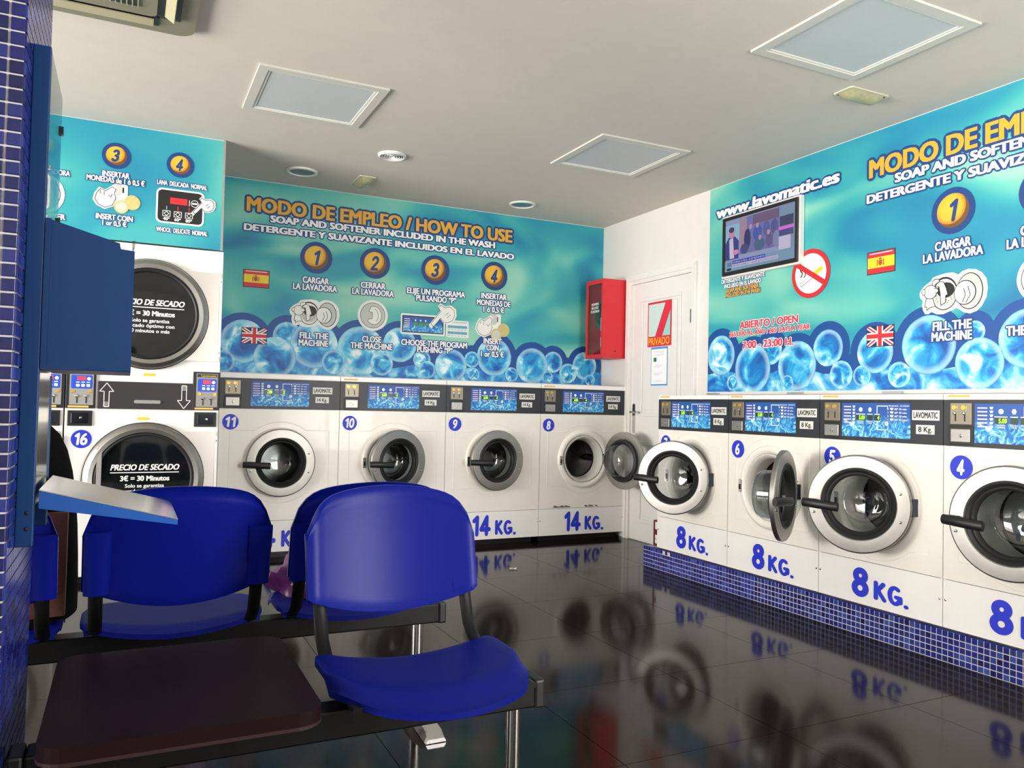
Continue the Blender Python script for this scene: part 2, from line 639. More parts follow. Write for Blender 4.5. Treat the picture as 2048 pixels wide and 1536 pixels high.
def mat_water(name, scale, dark=False):
    m = bpy.data.materials.new(name)
    m.use_nodes = True
    nt = m.node_tree
    b = nt.nodes['Principled BSDF']
    b.inputs['Roughness'].default_value = 0.45
    tc = nt.nodes.new('ShaderNodeTexCoord')
    nz = nt.nodes.new('ShaderNodeTexNoise')
    nz.inputs['Scale'].default_value = scale
    nz.inputs['Detail'].default_value = 4
    nz.inputs['Distortion'].default_value = 2.0
    nt.links.new(tc.outputs['Object'], nz.inputs['Vector'])
    r = ramp(nt, [(0.32, (18, 84, 170)), (0.45, (30, 124, 204)), (0.54, (72, 176, 226)), (0.62, (150, 216, 240)), (0.72, (226, 244, 250))])
    nt.links.new(nz.outputs['Fac'], r.inputs['Fac'])
    if dark:
        sp = nt.nodes.new('ShaderNodeSeparateXYZ')
        nt.links.new(tc.outputs['Generated'], sp.inputs[0])
        cr = nt.nodes.new('ShaderNodeValToRGB')
        cr.color_ramp.elements[0].position, cr.color_ramp.elements[1].position = 0.35, 0.65
        nt.links.new(sp.outputs['Z'], cr.inputs['Fac'])
        mx = nt.nodes.new('ShaderNodeMixRGB')
        nt.links.new(cr.outputs['Color'], mx.inputs['Fac'])
        nt.links.new(r.outputs['Color'], mx.inputs['Color1'])
        mx.inputs['Color2'].default_value = lin((28, 84, 170))
        nt.links.new(mx.outputs['Color'], b.inputs['Base Color'])
    else:
        nt.links.new(r.outputs['Color'], b.inputs['Base Color'])
    return m


BUBBLE = mat_bubble()
WATER = mat_water('water_print', 4.5)
BOARD = mat_water('control_board_print', 26.0, True)


def mat_badge():
    m = bpy.data.materials.new('gold_badge_print')
    m.use_nodes = True
    nt = m.node_tree
    b = nt.nodes['Principled BSDF']
    b.inputs['Roughness'].default_value = 0.5
    uv = nt.nodes.new('ShaderNodeUVMap')
    mp = nt.nodes.new('ShaderNodeMapping')
    mp.inputs['Location'].default_value = (0.18, -0.22, 0)
    nt.links.new(uv.outputs['UV'], mp.inputs['Vector'])
    ln = nt.nodes.new('ShaderNodeVectorMath')
    ln.operation = 'LENGTH'
    nt.links.new(mp.outputs['Vector'], ln.inputs[0])
    r = ramp(nt, [(0.0, (236, 190, 64)), (0.72, (232, 178, 44)), (0.95, (196, 130, 30)), (1.0, (110, 74, 36))])
    nt.links.new(ln.outputs['Value'], r.inputs['Fac'])
    nt.links.new(r.outputs['Color'], b.inputs['Base Color'])
    return m


BADGE = mat_badge()


def uv_disc(name, m, n=40):
    """unit disc facing -y with UV = position"""
    pts = disc_poly(0, 0, 1, 1, n)
    me = bpy.data.meshes.new(name)
    me.from_pydata([(0, 0, 0)] + [(x, 0, z) for x, z in pts], [], [(0, 1 + k, 1 + (k + 1) % n) for k in range(n)])
    u = me.uv_layers.new(name='UVMap')
    for lp in me.loops:
        co = me.vertices[lp.vertex_index].co
        u.data[lp.index].uv = (co.x, co.z)
    me.materials.append(m)
    return me


BUBBLE_ME = uv_disc('bubble', BUBBLE)
BADGE_ME = uv_disc('badge_face', BADGE)

# ------------------------------------------------------------------ the room
XL, XW, YF, YW, H = -3.40, 3.735, -1.60, 5.91, 2.646
XR, Y7, W8 = 3.207, 4.344, 0.6858
YB, X8, W14 = 5.49, 3.711, 0.792
YD = 5.114
TP = 0.613

fl = struct(part('floor', MB().box(XL, XW + 0.1, YF, YW + 0.1, -0.06, -0.0035), GROUT_D))
tile_me = MB().box(0.0012, TP - 0.0012, 0.0012, TP - 0.0012, -0.0035, 0.0).mesh('floor_tile', FLOORT)
ix0, iy0 = 0.747, 2.595
for i in range(-7, 5):
    for j in range(-7, 6):
        x, y = ix0 + i * TP, iy0 + j * TP
        x1, y1 = min(x + TP, XW), min(y + TP, YW)
        if x < XL - 0.1 or y < YF - 0.1 or x1 - x < 0.05 or y1 - y < 0.05:
            continue
        t = put('floor_tile', tile_me, fl, (x, y, 0))
        t.scale = ((x1 - x) / TP, (y1 - y) / TP, 1)

ce = struct(part('ceiling', MB().box(XL - 0.1, XW + 0.1, YF - 0.1, YW + 0.1, H, H + 0.1), CEILM))
struct(part('wall_back', MB().box(XL - 0.1, XW + 0.1, YW, YW + 0.1, -0.06, H), WALLW))
struct(part('wall_right', MB().box(XW, XW + 0.1, YF, YW, -0.06, H), WALLW))


def wall_with_holes(name, along, fixed0, fixed1, a0, a1, holes, m):
    """wall from pieces around rectangular openings; along = 'y' (wall at x) or 'x' (wall at y)"""
    mb = MB()

    def bx(p0, p1, z0, z1):
        if p1 - p0 < 1e-4 or z1 - z0 < 1e-4:
            return
        if along == 'y':
            mb.box(fixed0, fixed1, p0, p1, z0, z1)
        else:
            mb.box(p0, p1, fixed0, fixed1, z0, z1)
    cur = a0
    for h0, h1, z0, z1 in sorted(holes):
        bx(cur, h0, -0.06, H)
        bx(h0, h1, -0.06, z0)
        bx(h0, h1, z1, H)
        cur = h1
    bx(cur, a1, -0.06, H)
    return struct(part(name, mb, m))


wall_with_holes('wall_left', 'y', XL - 0.1, XL, YF, YW, [(2.00, 4.90, 0.40, 2.22), (-1.2, 1.0, 0.40, 2.22)], WALLW)
wall_with_holes('wall_front', 'x', YF - 0.1, YF, XL, XW, [(2.1, 3.65, 0.25, 2.45)], WALLW)


def window(name, p0, p1, z0, z1, axis, at, n):
    fr = MB()
    w = 0.05

    def bx(mb, a0, a1, b0, b1, d):
        if axis == 'y':
            mb.box(at - d, at + d, a0, a1, b0, b1)
        else:
            mb.box(a0, a1, at - d, at + d, b0, b1)
    f0 = MB()
    bx(f0, p0, p1, z0, z0 + w, 0.03)
    bx(f0, p0, p1, z1 - w, z1, 0.03)
    bx(f0, p0, p0 + w, z0 + w, z1 - w, 0.03)
    bx(f0, p1 - w, p1, z0 + w, z1 - w, 0.03)
    root = struct(part(name, f0, ALU))
    st = (p1 - p0) / n
    for k in range(n):
        if k:
            m1 = MB()
            bx(m1, p0 + k * st - w / 2, p0 + k * st + w / 2, z0 + w, z1 - w, 0.03)
            part('mullion', m1, ALU, root)
        g = MB()
        bx(g, p0 + k * st + w / 2, p0 + (k + 1) * st - w / 2, z0 + w, z1 - w, 0.004)
        part('pane', g, WINGLASS, root)


window('window_1', 2.00, 4.90, 0.40, 2.22, 'y', XL - 0.05, 3)
window('window_2', -1.2, 1.0, 0.40, 2.22, 'y', XL - 0.05, 2)
window('window_3', 2.1, 3.65, 0.25, 2.45, 'x', YF - 0.05, 2)

# bulkhead above the dryers: its front carries the dryer instructions
struct(part('wall_bulkhead', MB().box(XL, 0.484, YD, YW, 1.985, H), WALLW))
struct(part('trim_1', MB().box(0.484, 0.497, YD - 0.006, YD + 0.02, 1.965, H), mat('grey_edge_trim', (150, 150, 146), 0.5)))

# ---- tiled pillar beside the camera
PX, PY0, PY1, TT = -0.184, 1.66, 2.10, 0.0262
pil = struct(part('wall_pillar', MB().box(-0.80, PX - 0.003, PY0 + 0.003, PY1, 0.0, H), GROUT_W))
tl = 0.0225
MOSAIC_P = mat_mosaic('pillar_mosaic_tile', [(17, 23, 80), (26, 36, 112), (21, 29, 94), (40, 54, 138), (15, 20, 70), (30, 40, 118)])
ptile = MB().box(-tl / 2, tl / 2, 0, 0.006, -tl / 2, tl / 2, 0.0012).mesh('mosaic_tile', MOSAIC_P)
cnt = 0
rest = MB()
for i in range(0, 23):
    for j in range(0, 101):
        x, z = PX - TT * (i + 0.5), 0.013 + TT * (j + 0.5) - 0.0065
        if z > H - 0.012:
            continue
        if i < 5 and 0.45 < z < 1.82:
            o = put('mosaic_tile', ptile, pil, (x, PY0 - 0.001, z))
            cnt += 1
        else:
            rest.box(x - tl / 2, x + tl / 2, PY0 - 0.001, PY0 + 0.005, z - tl / 2, z + tl / 2)
for i in range(0, 17):
    for j in range(0, 101):
        y, z = PY0 + TT * (i + 0.5), 0.013 + TT * (j + 0.5) - 0.0065
        if z > H - 0.012 or y > PY1 - 0.005:
            continue
        rest.box(PX - 0.005, PX + 0.001, y - tl / 2, y + tl / 2, z - tl / 2, z + tl / 2)
o = part('mosaic_tile_field', rest, MOSAIC_MASS, pil)
o['kind'] = 'stuff'

# ---- tiled plinth under the 8 kg machines
PLX, PLY1, PLY0, PLZ = 3.187, 4.467, -0.10, 0.134
pl = struct(part('trim_2', MB().box(PLX + 0.002, XW, PLY0, PLY1, 0.0, PLZ - 0.002), GROUT_W))
tw = 0.0228
TQ = 0.0264
t2 = MB().box(0, 0.005, -tw / 2, tw / 2, -tw / 2, tw / 2, 0.001).mesh('mosaic_tile', MOSAIC)
rest = MB()
ncol = int((PLY1 - PLY0) / TQ)
for i in range(ncol):
    for j in range(5):
        y, z = PLY1 - TQ * (i + 0.5), TQ * (j + 0.5) + 0.001
        if j == 4 and i in (8, 10):
            continue
        if 1.86 < y < 3.42:
            put('mosaic_tile', t2, pl, (PLX, y, z))
        else:
            rest.box(PLX, PLX + 0.005, y - tw / 2, y + tw / 2, z - tw / 2, z + tw / 2)
    y = PLY1 - TQ * (i + 0.5)
    rest.box(PLX + 0.002, PLX + 0.002 + tw, y - tw / 2, y + tw / 2, PLZ - 0.003, PLZ)
o = part('mosaic_tile_field', rest, MOSAIC_MASS, pl)
o['kind'] = 'stuff'

# ---- private door in the white wall
RZ = -PI / 2        # local frame on the side wall: +x runs towards the camera side, -y faces into the room
d1 = bpy.data.objects.new('door_1', None)
COL.objects.link(d1)
d1.location, d1.rotation_euler = (XW, 5.502, 0), (0, 0, RZ)
d1['kind'] = 'structure'
DW = 5.502 - 4.609
fr = MB()
fr.prism([(0, 0), (0.075, 0), (0.075, 2.075), (DW - 0.05, 2.075), (DW - 0.05, 0), (DW, 0), (DW, 2.15), (0, 2.15)], -0.024, 0.0)
part('door_frame', fr, TRIMW, d1)
fr = MB()
fr.prism([(0.01, 0), (0.045, 0), (0.045, 2.105), (DW - 0.03, 2.105), (DW - 0.03, 0), (DW - 0.008, 0), (DW - 0.008, 2.14), (0.01, 2.14)], -0.034, -0.024)
part('architrave_bead', fr, TRIMW, d1)
slab = part('door_leaf', MB().box(0.076, DW - 0.051, -0.008, 0, 0.008, 2.071), TRIMW, d1)
for z0, z1 in ((0.15, 0.80), (1.0, 1.95)):
    mb = MB()
    x0, x1 = 0.20, DW - 0.175
    w = 0.03
    for a, b, c, d in ((x0, x1, z0, z0 + w), (x0, x1, z1 - w, z1), (x0, x0 + w, z0 + w, z1 - w), (x1 - w, x1, z0 + w, z1 - w)):
        mb.box(a, b, -0.018, -0.008, c, d, 0.004)
    part('panel_moulding', mb, TRIMW, slab)
    part('door_panel', MB().box(x0 + w + 0.02, x1 - w - 0.02, -0.013, -0.008, z0 + w + 0.02, z1 - w - 0.02, 0.003), TRIMW, slab)
mb = MB().prism(rrect(0.100, 0.138, 0.86, 1.10, 0.018), -0.013, -0.008)
hp = part('handle_plate', mb, CHROME, slab, smooth=True)
mb = MB().tube([(0.119, -0.013, 1.03), (0.119, -0.05, 1.03), (0.135, -0.058, 1.03), (0.225, -0.056, 1.028)], 0.009, 8)
part('door_handle', mb, CHROME, slab, smooth=True, ang=60)
part('door_hinge', MB().box(DW - 0.056, DW - 0.044, -0.026, -0.006, 1.70, 1.80), STEEL, slab)
part('door_hinge', MB().box(DW - 0.056, DW - 0.044, -0.026, -0.006, 0.30, 0.40), STEEL, slab)
struct(part('baseboard_right', MB().box(XW - 0.012, XW, 5.502, YW, 0, 0.07), TRIMW))


# ------------------------------------------------------------------ washing machines
DOOR_R = 0.227
DRS = {}
PV = 0.045      # the hinge pin stands this far out of the panel


def door_meshes(HR):
    if HR in DRS:
        return DRS[HR]
    DR = DRS.setdefault(HR, {})
    o = lambda p: [(r, t + PV) for r, t in p]
    c = (-HR, 0, 0)
    p = [(DOOR_R, -0.032), (DOOR_R, -0.050), (DOOR_R - 0.002, -0.054), (DOOR_R - 0.007, -0.057), (0.190, -0.0595), (0.168, -0.060), (0.161, -0.055), (0.160, -0.032), (0.18, -0.028)]
    DR['ring'] = MB().lathe(o(p), c, 64, closed=True).mesh('door_ring', STEEL, True, 24)
    p = [(0.163, -0.058), (0.157, -0.064), (0.150, -0.058), (0.146, -0.050), (0.138, -0.054), (0.130, -0.046), (0.130, -0.02), (0.15, -0.005), (0.168, -0.012), (0.168, -0.03)]
    DR['gasket'] = MB().lathe(o(p), c, 48, closed=True).mesh('door_gasket', BLACKR, True, 50)
    p = [(0.136, -0.045), (0.132, -0.020), (0.124, 0.0), (0.121, 0.055), (0.110, 0.080), (0.080, 0.096), (0.04, 0.101), (0.0005, 0.102)]
    DR['glass'] = MB().lathe(o(p), c, 40).mesh('door_glass', BOWL, True, 60)
    xc = -HR - DOOR_R
    mb = MB().tube([(xc - 0.016, PV - 0.062, -0.010), (xc + 0.020, PV - 0.078, -0.010), (xc + 0.060, PV - 0.090, -0.012), (xc + 0.128, PV - 0.098, -0.016), (xc + 0.150, PV - 0.099, -0.017)], 0.021, 10, ry=0.015)
    mb.box(xc + 0.004, xc + 0.045, PV - 0.075, PV - 0.055, -0.03, 0.010)
    DR['handle'] = mb.mesh('door_handle', BLACKP, True, 50)
    DR['screw'] = MB().lathe([(0.0005, -0.068), (0.005, -0.067), (0.007, -0.058)], (0, 0, 0), 10).mesh('screw', CHROME, True)
    DR['hinge'] = MB().box(-0.022, 0.004, -0.050, 0.0, -0.040, 0.040, 0.004).mesh('door_hinge', DARKCHR)
    return DR


def face_with_hole(x0, x1, z0, z1, cx, cz, r, y=0.0, thick=0.02):
    """front sheet with a round hole and a short inward collar"""
    angs = sorted(set([2 * PI * k / 48 for k in range(48)] + [math.atan2(z - cz, x - cx) % (2 * PI) for x in (x0, x1) for z in (z0, z1)]))
    ci, re = [], []
    for a in angs:
        ca, sa = math.cos(a), math.sin(a)
        tx = ((x1 - cx) / ca if ca > 1e-9 else (x0 - cx) / ca if ca < -1e-9 else 1e9)
        tz = ((z1 - cz) / sa if sa > 1e-9 else (z0 - cz) / sa if sa < -1e-9 else 1e9)
        t = min(tx, tz)
        re.append((cx + ca * t, y, cz + sa * t))
        ci.append((cx + ca * r, y, cz + sa * r))
    n = len(angs)
    back = [(a, b + thick, c) for a, b, c in ci]
    mb = MB()
    mb.add(ci + re + back, [(k, (k + 1) % n, n + (k + 1) % n, n + k) for k in range(n)] + [(k, 2 * n + k, 2 * n + (k + 1) % n, (k + 1) % n) for k in range(n)])
    return mb


def badge(parent, num, cx, cz, r=0.051):
    decal('number_badge', disc_poly(cx, cz, r, r), BLUEP, parent, -0.0030)
    h = r * 1.36
    w = h * (0.52 if len(num) == 1 else 0.95)
    brush(parent, num, cx - w / 2 - 0.004, cx + w / 2 - 0.004, cz - h / 2, h, WHITEP, -0.0042, w=0.20, shear=0.10, name='numeral')


def washer(num, kg, loc, rz, W, zb, zs, zbb, zbt, zt, depth, theta, label, group, dims, disp=('5.00', '4')):
    HR = 0.225 if W < 0.75 else 0.200
    D = door_meshes(HR)
    root = thing('washing_machine', label, 'washing machine', loc, rz, group)
    cx, cz = W / 2, (0.638 if W < 0.75 else 0.646)
    e = 0.0015
    # cabinet shell
    mb = MB()
    mb.box(e, 0.012, 0.004, depth, zb, zt)
    mb.box(W - 0.012, W - e, 0.004, depth, zb, zt)
    mb.box(0.012, W - 0.012, depth - 0.012, depth, zb, zt)
    mb.box(0.012, W - 0.012, 0.004, depth - 0.012, zt - 0.012, zt)
    mb.box(0.012, W - 0.012, 0.004, depth - 0.012, zb, zb + 0.012)
    part('cabinet', mb, ENAMEL, root)
    part('front_panel', face_with_hole(e, W - e, zs + 0.0012, zbb, cx, cz, 0.186), ENAMEL, root)
    # pressed relief on the front panel
    x0, x1, z1 = 0.07, W - 0.07, 0.86 if zbb > 0.95 else 0.838
    z0 = 0.435
    r = 0.272
    pts = []
    a = math.asin(min(1, (z1 - cz) / r)) if (z1 - cz) < r else PI / 2
    pts += [(x0, 0.0012, z0), (x0, 0.0012, z1)]
    k0 = PI - a
    pts += [(cx + r * math.cos(k0 + (a - k0) * k / 14), 0.0012, cz + r * math.sin(k0 + (a - k0) * k / 14)) for k in range(15)]
    pts += [(x1, 0.0012, z1), (x1, 0.0012, z0)]
    a2 = math.asin((cz - z0) / r)
    k0, k1 = 2 * PI - a2, PI + a2
    pts += [(cx + r * math.cos(k0 + (k1 - k0) * k / 14), 0.0012, cz + r * math.sin(k0 + (k1 - k0) * k / 14)) for k in range(15)]
    pts.append(pts[0])
    part('pressed_relief', MB().tube(pts, 0.0035, 6, caps=False), ENAMEL, root, smooth=True, ang=70)
    part('door_surround', MB().lathe([(0.236, 0.0), (0.232, -0.010), (0.214, -0.020), (0.196, -0.016), (0.186, 0.0)], (cx, 0, cz), 48), ENAMEL, root, smooth=True, ang=60)
    part('door_seal', MB().lathe([(0.186, -0.006), (0.178, -0.012), (0.166, -0.004), (0.160, 0.03), (0.152, 0.07), (0.150, 0.09)], (cx, 0, cz), 40), GASKET, root, smooth=True, ang=60)
    dr = part('drum', MB().lathe([(0.150, 0.085), (0.146, 0.10), (0.24, 0.115), (0.24, depth - 0.05), (0.0005, depth - 0.05)], (cx, 0, cz), 40), DRUMS, root, smooth=True)
    for k in range(3):
        an = PI / 2 + 2 * PI * k / 3 + 0.5
        mb = MB()
        c, s_ = math.cos(an), math.sin(an)
        ring = []
        for dd in (-0.03, 0.03):
            ring.append((c * 0.238 - s_ * dd, s_ * 0.238 + c * dd))
        ring.append((c * 0.185, s_ * 0.185))
        mb.prism([(cx + a_, cz + b_) for a_, b_ in ring], 0.12, depth - 0.055)
        part('drum_lifter', mb, DRUMS, dr)
    lt = part('latch', MB().box(cx - 0.226, cx - 0.204, -0.026, -0.014, cz - 0.045, cz + 0.028, 0.003), CHROME, root)
    part('latch_slot', MB().box(cx - 0.221, cx - 0.209, -0.029, -0.026, cz - 0.03, cz + 0.0), BLACKP, lt)
    # lower service panel with its capacity lettering
    lp = part('lower_panel', MB().box(e, W - e, 0.0, 0.012, zb, zs - 0.0012), ENAMEL2, root)
    a, b, c, d, zt0, h0, z2, h2 = dims
    brush(lp, kg, a, b, zt0, h0, BLUEP, -0.0022, w=0.21, shear=0.02, name='capacity_lettering')
    brush(lp, 'KG.', c, d, z2, h2, BLUEP, -0.0022, w=0.20, slope=-0.04, name='capacity_lettering')
    zk = 0.26 if W < 0.75 else 0.165
    for sx in (0.013, W - 0.013):
        put('screw', D['screw'], lp, (sx, 0.064, zk))
    # control band
    cb = part('control_band', MB().box(e, W - e, -0.003, 0.012, zbb + 0.0008, zbt - 0.0008), BAND, root)
    part('top_strip', MB().box(e, W - e, -0.006, 0.012, zbt, zt, 0.003), ENAMEL2, root)
    z = zbb
    hb = zbt - zbb
    bx0 = 0.143 if W < 0.75 else 0.197
    bx1 = bx0 + 0.382
    bz0, bz1 = zbb + 0.02, zbt - 0.016
    part('control_board', MB().box(bx0, bx1, -0.0050, -0.003, bz0, bz1), BOARD, cb)
    yb = -0.0056
    u = (bx1 - bx0)
    # printed legends, programme table and coin/time windows on the board
    for k in range(6):
        zz = bz1 - 0.018 - k * 0.0155
        decals('programme_legend', [bar(bx0 + 0.012, zz, bx0 + 0.055, zz, 0.006)], PINKISH, cb, yb)
        decals('tub_symbol', [[(bx0 + 0.064, zz + 0.005), (bx0 + 0.067, zz - 0.005), (bx0 + 0.077, zz - 0.005), (bx0 + 0.080, zz + 0.005)]], WHITEP, cb, yb)
    wz = bz0 + (bz1 - bz0) * 0.50
    for wx0, wx1 in ((0.085, 0.138), (0.150, 0.180), (0.190, 0.222)):
        decal('display_window', [(bx0 + wx0, wz), (bx0 + wx1, wz), (bx0 + wx1, wz + 0.024), (bx0 + wx0, wz + 0.024)], GREENDIM, cb, yb)
        decal('display_rule', bar(bx0 + wx0, wz + 0.028, bx0 + wx1, wz + 0.028, 0.004), WHITEP, cb, yb)
    lettering(cb, disp[0], bx0 + 0.102, bx0 + 0.136, wz + 0.003, 0.018, GREENLED, yb - 0.0006, bold=0.03, shear=0.06, name='display_digits')
    lettering(cb, disp[1], bx0 + 0.207, bx0 + 0.218, wz + 0.003, 0.018, GREENLED, yb - 0.0006, bold=0.02, shear=0.06, name='display_digits')
    decal('coin_symbol', disc_poly(bx0 + 0.112, wz + 0.050, 0.011, 0.011, 16), WHITEP, cb, yb)
    decal('detergent_symbol', disc_poly(bx0 + 0.165, wz + 0.050, 0.010, 0.012, 6), WHITEP, cb, yb)
    decals('flow_line', [bar(bx0 + 0.205, wz + 0.03, bx0 + 0.205, bz1 - 0.012, 0.004), bar(bx0 + 0.203, bz1 - 0.014, bx0 + 0.262, bz1 - 0.014, 0.004), bar(bx0 + 0.262, bz1 - 0.012, bx0 + 0.262, bz1 - 0.022, 0.004)], WHITEP, cb, yb)
    decals('flow_line', [bar(bx0 + 0.190, wz - 0.006, bx0 + 0.222, wz - 0.006, 0.004), bar(bx0 + 0.206, wz - 0.006, bx0 + 0.206, wz - 0.044, 0.004), bar(bx0 + 0.204, wz - 0.044, bx0 + 0.262, wz - 0.044, 0.004), bar(bx0 + 0.262, wz - 0.046, bx0 + 0.262, wz - 0.034, 0.004)], WHITEP, cb, yb)
    decal('programme_button', disc_poly(bx0 + 0.258, wz - 0.014, 0.010, 0.010, 18), WHITEP, cb, yb - 0.0002)
    lettering(cb, 'P', bx0 + 0.2555, bx0 + 0.2615, wz - 0.019, 0.010, REDP, yb - 0.0008, bold=0.02)
    lettering(cb, 'PROGRAMA - PROGRAM', bx0 + 0.268, bx0 + 0.376, bz1 - 0.016, 0.0055, WHITEP, yb, bold=0.02)
    for k, s_ in enumerate(('80º 35 min.', '60º 35 min.', '40º 30 min.', '30º 25 min.')):
        zz = bz1 - 0.032 - k * 0.0165
        lettering(cb, str(k + 1), bx0 + 0.262, bx0 + 0.267, zz, 0.009, WHITEP, yb, bold=0.02)
        decal('tub_symbol', [(bx0 + 0.275, zz + 0.010), (bx0 + 0.279, zz), (bx0 + 0.291, zz), (bx0 + 0.295, zz + 0.010)], WHITEP, cb, yb)
        lettering(cb, s_, bx0 + 0.300, bx0 + 0.366, zz, 0.008, WHITEP, yb, bold=0.02)
    lettering(cb, 'FICHAS', bx0 + 0.095, bx0 + 0.130, wz - 0.010, 0.0055, WHITEP, yb, bold=0.02)
    lettering(cb, 'TOKENS', bx0 + 0.095, bx0 + 0.130, wz - 0.018, 0.0055, WHITEP, yb, bold=0.02)
    lettering(cb, 'TIEMPO', bx0 + 0.150, bx0 + 0.182, wz - 0.010, 0.0055, WHITEP, yb, bold=0.02)
    lettering(cb, 'TIME', bx0 + 0.155, bx0 + 0.176, wz - 0.018, 0.0055, WHITEP, yb, bold=0.02)
    # coin slots and return box
    cp = 0.034
    part('coin_plate', MB().box(cp, cp + 0.096, -0.006, -0.003, zbt - 0.105, zbt - 0.014, 0.001), COINP, cb)
    for sx in (cp + 0.024, cp + 0.066):
        part('coin_emblem', MB().lathe([(0.0005, -0.0085), (0.010, -0.0085), (0.011, -0.006)], (sx - 0.006, 0, zbt - 0.033), 14), COINY, cb, smooth=True)
        decals('coin_emblem_bar', [bar(sx + 0.008, zbt - 0.024, sx + 0.006, zbt - 0.048, 0.003)], COINY, cb, -0.0066)
        part('coin_slot', MB().box(sx - 0.003, sx + 0.003, -0.0072, -0.006, zbt - 0.092, zbt - 0.060), BLACKP, cb)
        part('reject_button', MB().lathe([(0.0005, -0.014), (0.006, -0.013), (0.007, -0.006)], (sx - 0.003, 0, zbt - 0.058), 10), CHROME, cb, smooth=True)
    rb = zbb + 0.008
    part('coin_return_frame', MB().box(cp - 0.006, cp + 0.102, -0.007, -0.003, rb, rb + 0.080, 0.002), BLACKP, cb)
    part('coin_return_flap', MB().box(cp + 0.004, cp + 0.092, -0.010, -0.007, rb + 0.010, rb + 0.068, 0.003), STEEL, cb)
    part('coin_return_lock', MB().lathe([(0.0005, -0.0135), (0.006, -0.013), (0.008, -0.010)], (cp + 0.05, 0, rb + 0.038), 12), CHROME, cb, smooth=True)
    nx = W - 0.152 if W < 0.75 else W - 0.190
    nz = zbt - 0.092
    decal('name_plate', [(nx, nz), (nx + 0.135, nz), (nx + 0.135, nz + 0.045), (nx, nz + 0.045)], PLATE, cb, -0.0045)
    lettering(cb, 'LAVOMATIC', nx + 0.008, nx + 0.127, nz + 0.010, 0.026, BLACKI, -0.0052, bold=0.025)
    kx = nx + 0.020
    decal('capacity_plate', [(kx, nz - 0.062), (kx + 0.092, nz - 0.062), (kx + 0.092, nz - 0.021), (kx, nz - 0.021)], PLATE, cb, -0.0045)
    lettering(cb, kg + ' Kg.', kx + 0.012, kx + 0.080, nz - 0.052, 0.023, BLACKI, -0.0052, bold=0.02)
    if num != '11' and num != '9':
        decal('price_sticker', [(0.024, zbt + 0.011), (0.122, zbt + 0.011), (0.122, zbt + 0.021), (0.024, zbt + 0.021)], YELLOWD, cb, -0.0072)
    # number badge
    bz = 0.915 if W > 0.75 else 0.836
    badge(root, num, 0.073 if W > 0.75 else 0.083, bz)
    # hinged porthole door
    dr = put('door', D['ring'], root, (cx + HR, -PV, cz), (0, 0, R(theta)))
    put('door_gasket', D['gasket'], dr)
    put('door_glass', D['glass'], dr)
    put('door_handle', D['handle'], dr)
    for sx, sz in ((-HR + 0.180, 0.060), (-HR + 0.180, -0.066), (-HR - 0.196, -0.052)):
        put('screw', D['screw'], dr, (sx, PV, sz))
    put('door_hinge', D['hinge'], root, (cx + HR, 0, cz))
    return root


PINKISH = mat('pink_white_print', (236, 206, 216), 0.5)
YELLOWD = mat('amber_sticker', (226, 184, 92), 0.5)

G14 = '14 kg machines along the far wall'
G8 = '8 kg machines on the blue tiled plinth'
D14 = (0.229, 0.383, 0.420, 0.596, 0.073, 0.157, 0.078, 0.112)
D8 = (0.207, 0.305, 0.334, 0.520, 0.176, 0.141, 0.180, 0.090)
for k, (num, th, disp) in enumerate([('8', 99, ('6.00', '4')), ('9', 7, ('6.00', '4')), ('10', 16, ('6.00', '4')), ('11', 0.5, ('3', '2'))]):
    lab = {'8': 'white front-loading washing machine numbered 8, porthole door wide open against the private door wall',
           '9': 'white front-loading washing machine numbered 9, steel porthole door ajar',
           '10': 'white front-loading washing machine numbered 10, door ajar, partly behind the blue chairs',
           '11': 'white front-loading washing machine numbered 11 beside the stacked dryers, door shut'}[num]
    m = washer(num, '14', (X8 - W14 * (k + 1), YB, 0), 0, W14, 0.047, 0.256, 1.0024, 1.204, 1.238, 0.40, th, lab, G14, D14, disp)
    part('plinth_base', MB().box(0.03, W14 - 0.03, 0.06, 0.39, 0.0, 0.047), BLACKM, m)
    if num == '8':
        lp = [c for c in m.children if c.name.startswith('front_panel')][0]
        random.seed(3)
        polys = []
        for cx0, cx1, n in ((0.135, 0.285, 8), (0.41, 0.53, 5)):
            for q in range(n):
                x = random.uniform(cx0, cx1)
                polys.append([(x + random.uniform(0.010, 0.026) * math.cos(t), 0.2605 + max(0, random.uniform(0.008, 0.020) * math.sin(t) + 0.003)) for t in (0, 0.7, 1.5, 2.3, 3.1)])
        for q, p in enumerate(polys):
            decal('paint_chip', p, RUST, lp, -0.0012 - 0.0001 * q)
for k, (num, th) in enumerate([('7', 33), ('6', 121), ('5', 28), ('4', 12), ('3', 6)]):
    lab = {'7': 'white front-loading washing machine numbered 7, end one by the private door, porthole swung half open',
           '6': 'white front-loading washing machine numbered 6, porthole door swung out past square showing its glass bowl',
           '5': 'white front-loading washing machine numbered 5, steel porthole door half open, between machines 6 and 4',
           '4': 'white front-loading washing machine numbered 4, cut by the picture edge',
           '3': 'white front-loading washing machine numbered 3, next after machine 4 on the tiled plinth'}[num]
    washer(num, '8', (XR, Y7 - W8 * k, 0), RZ, W8, 0.141, 0.348, 0.924, 1.1236, 1.149, 0.51, th, lab, G8, D8)


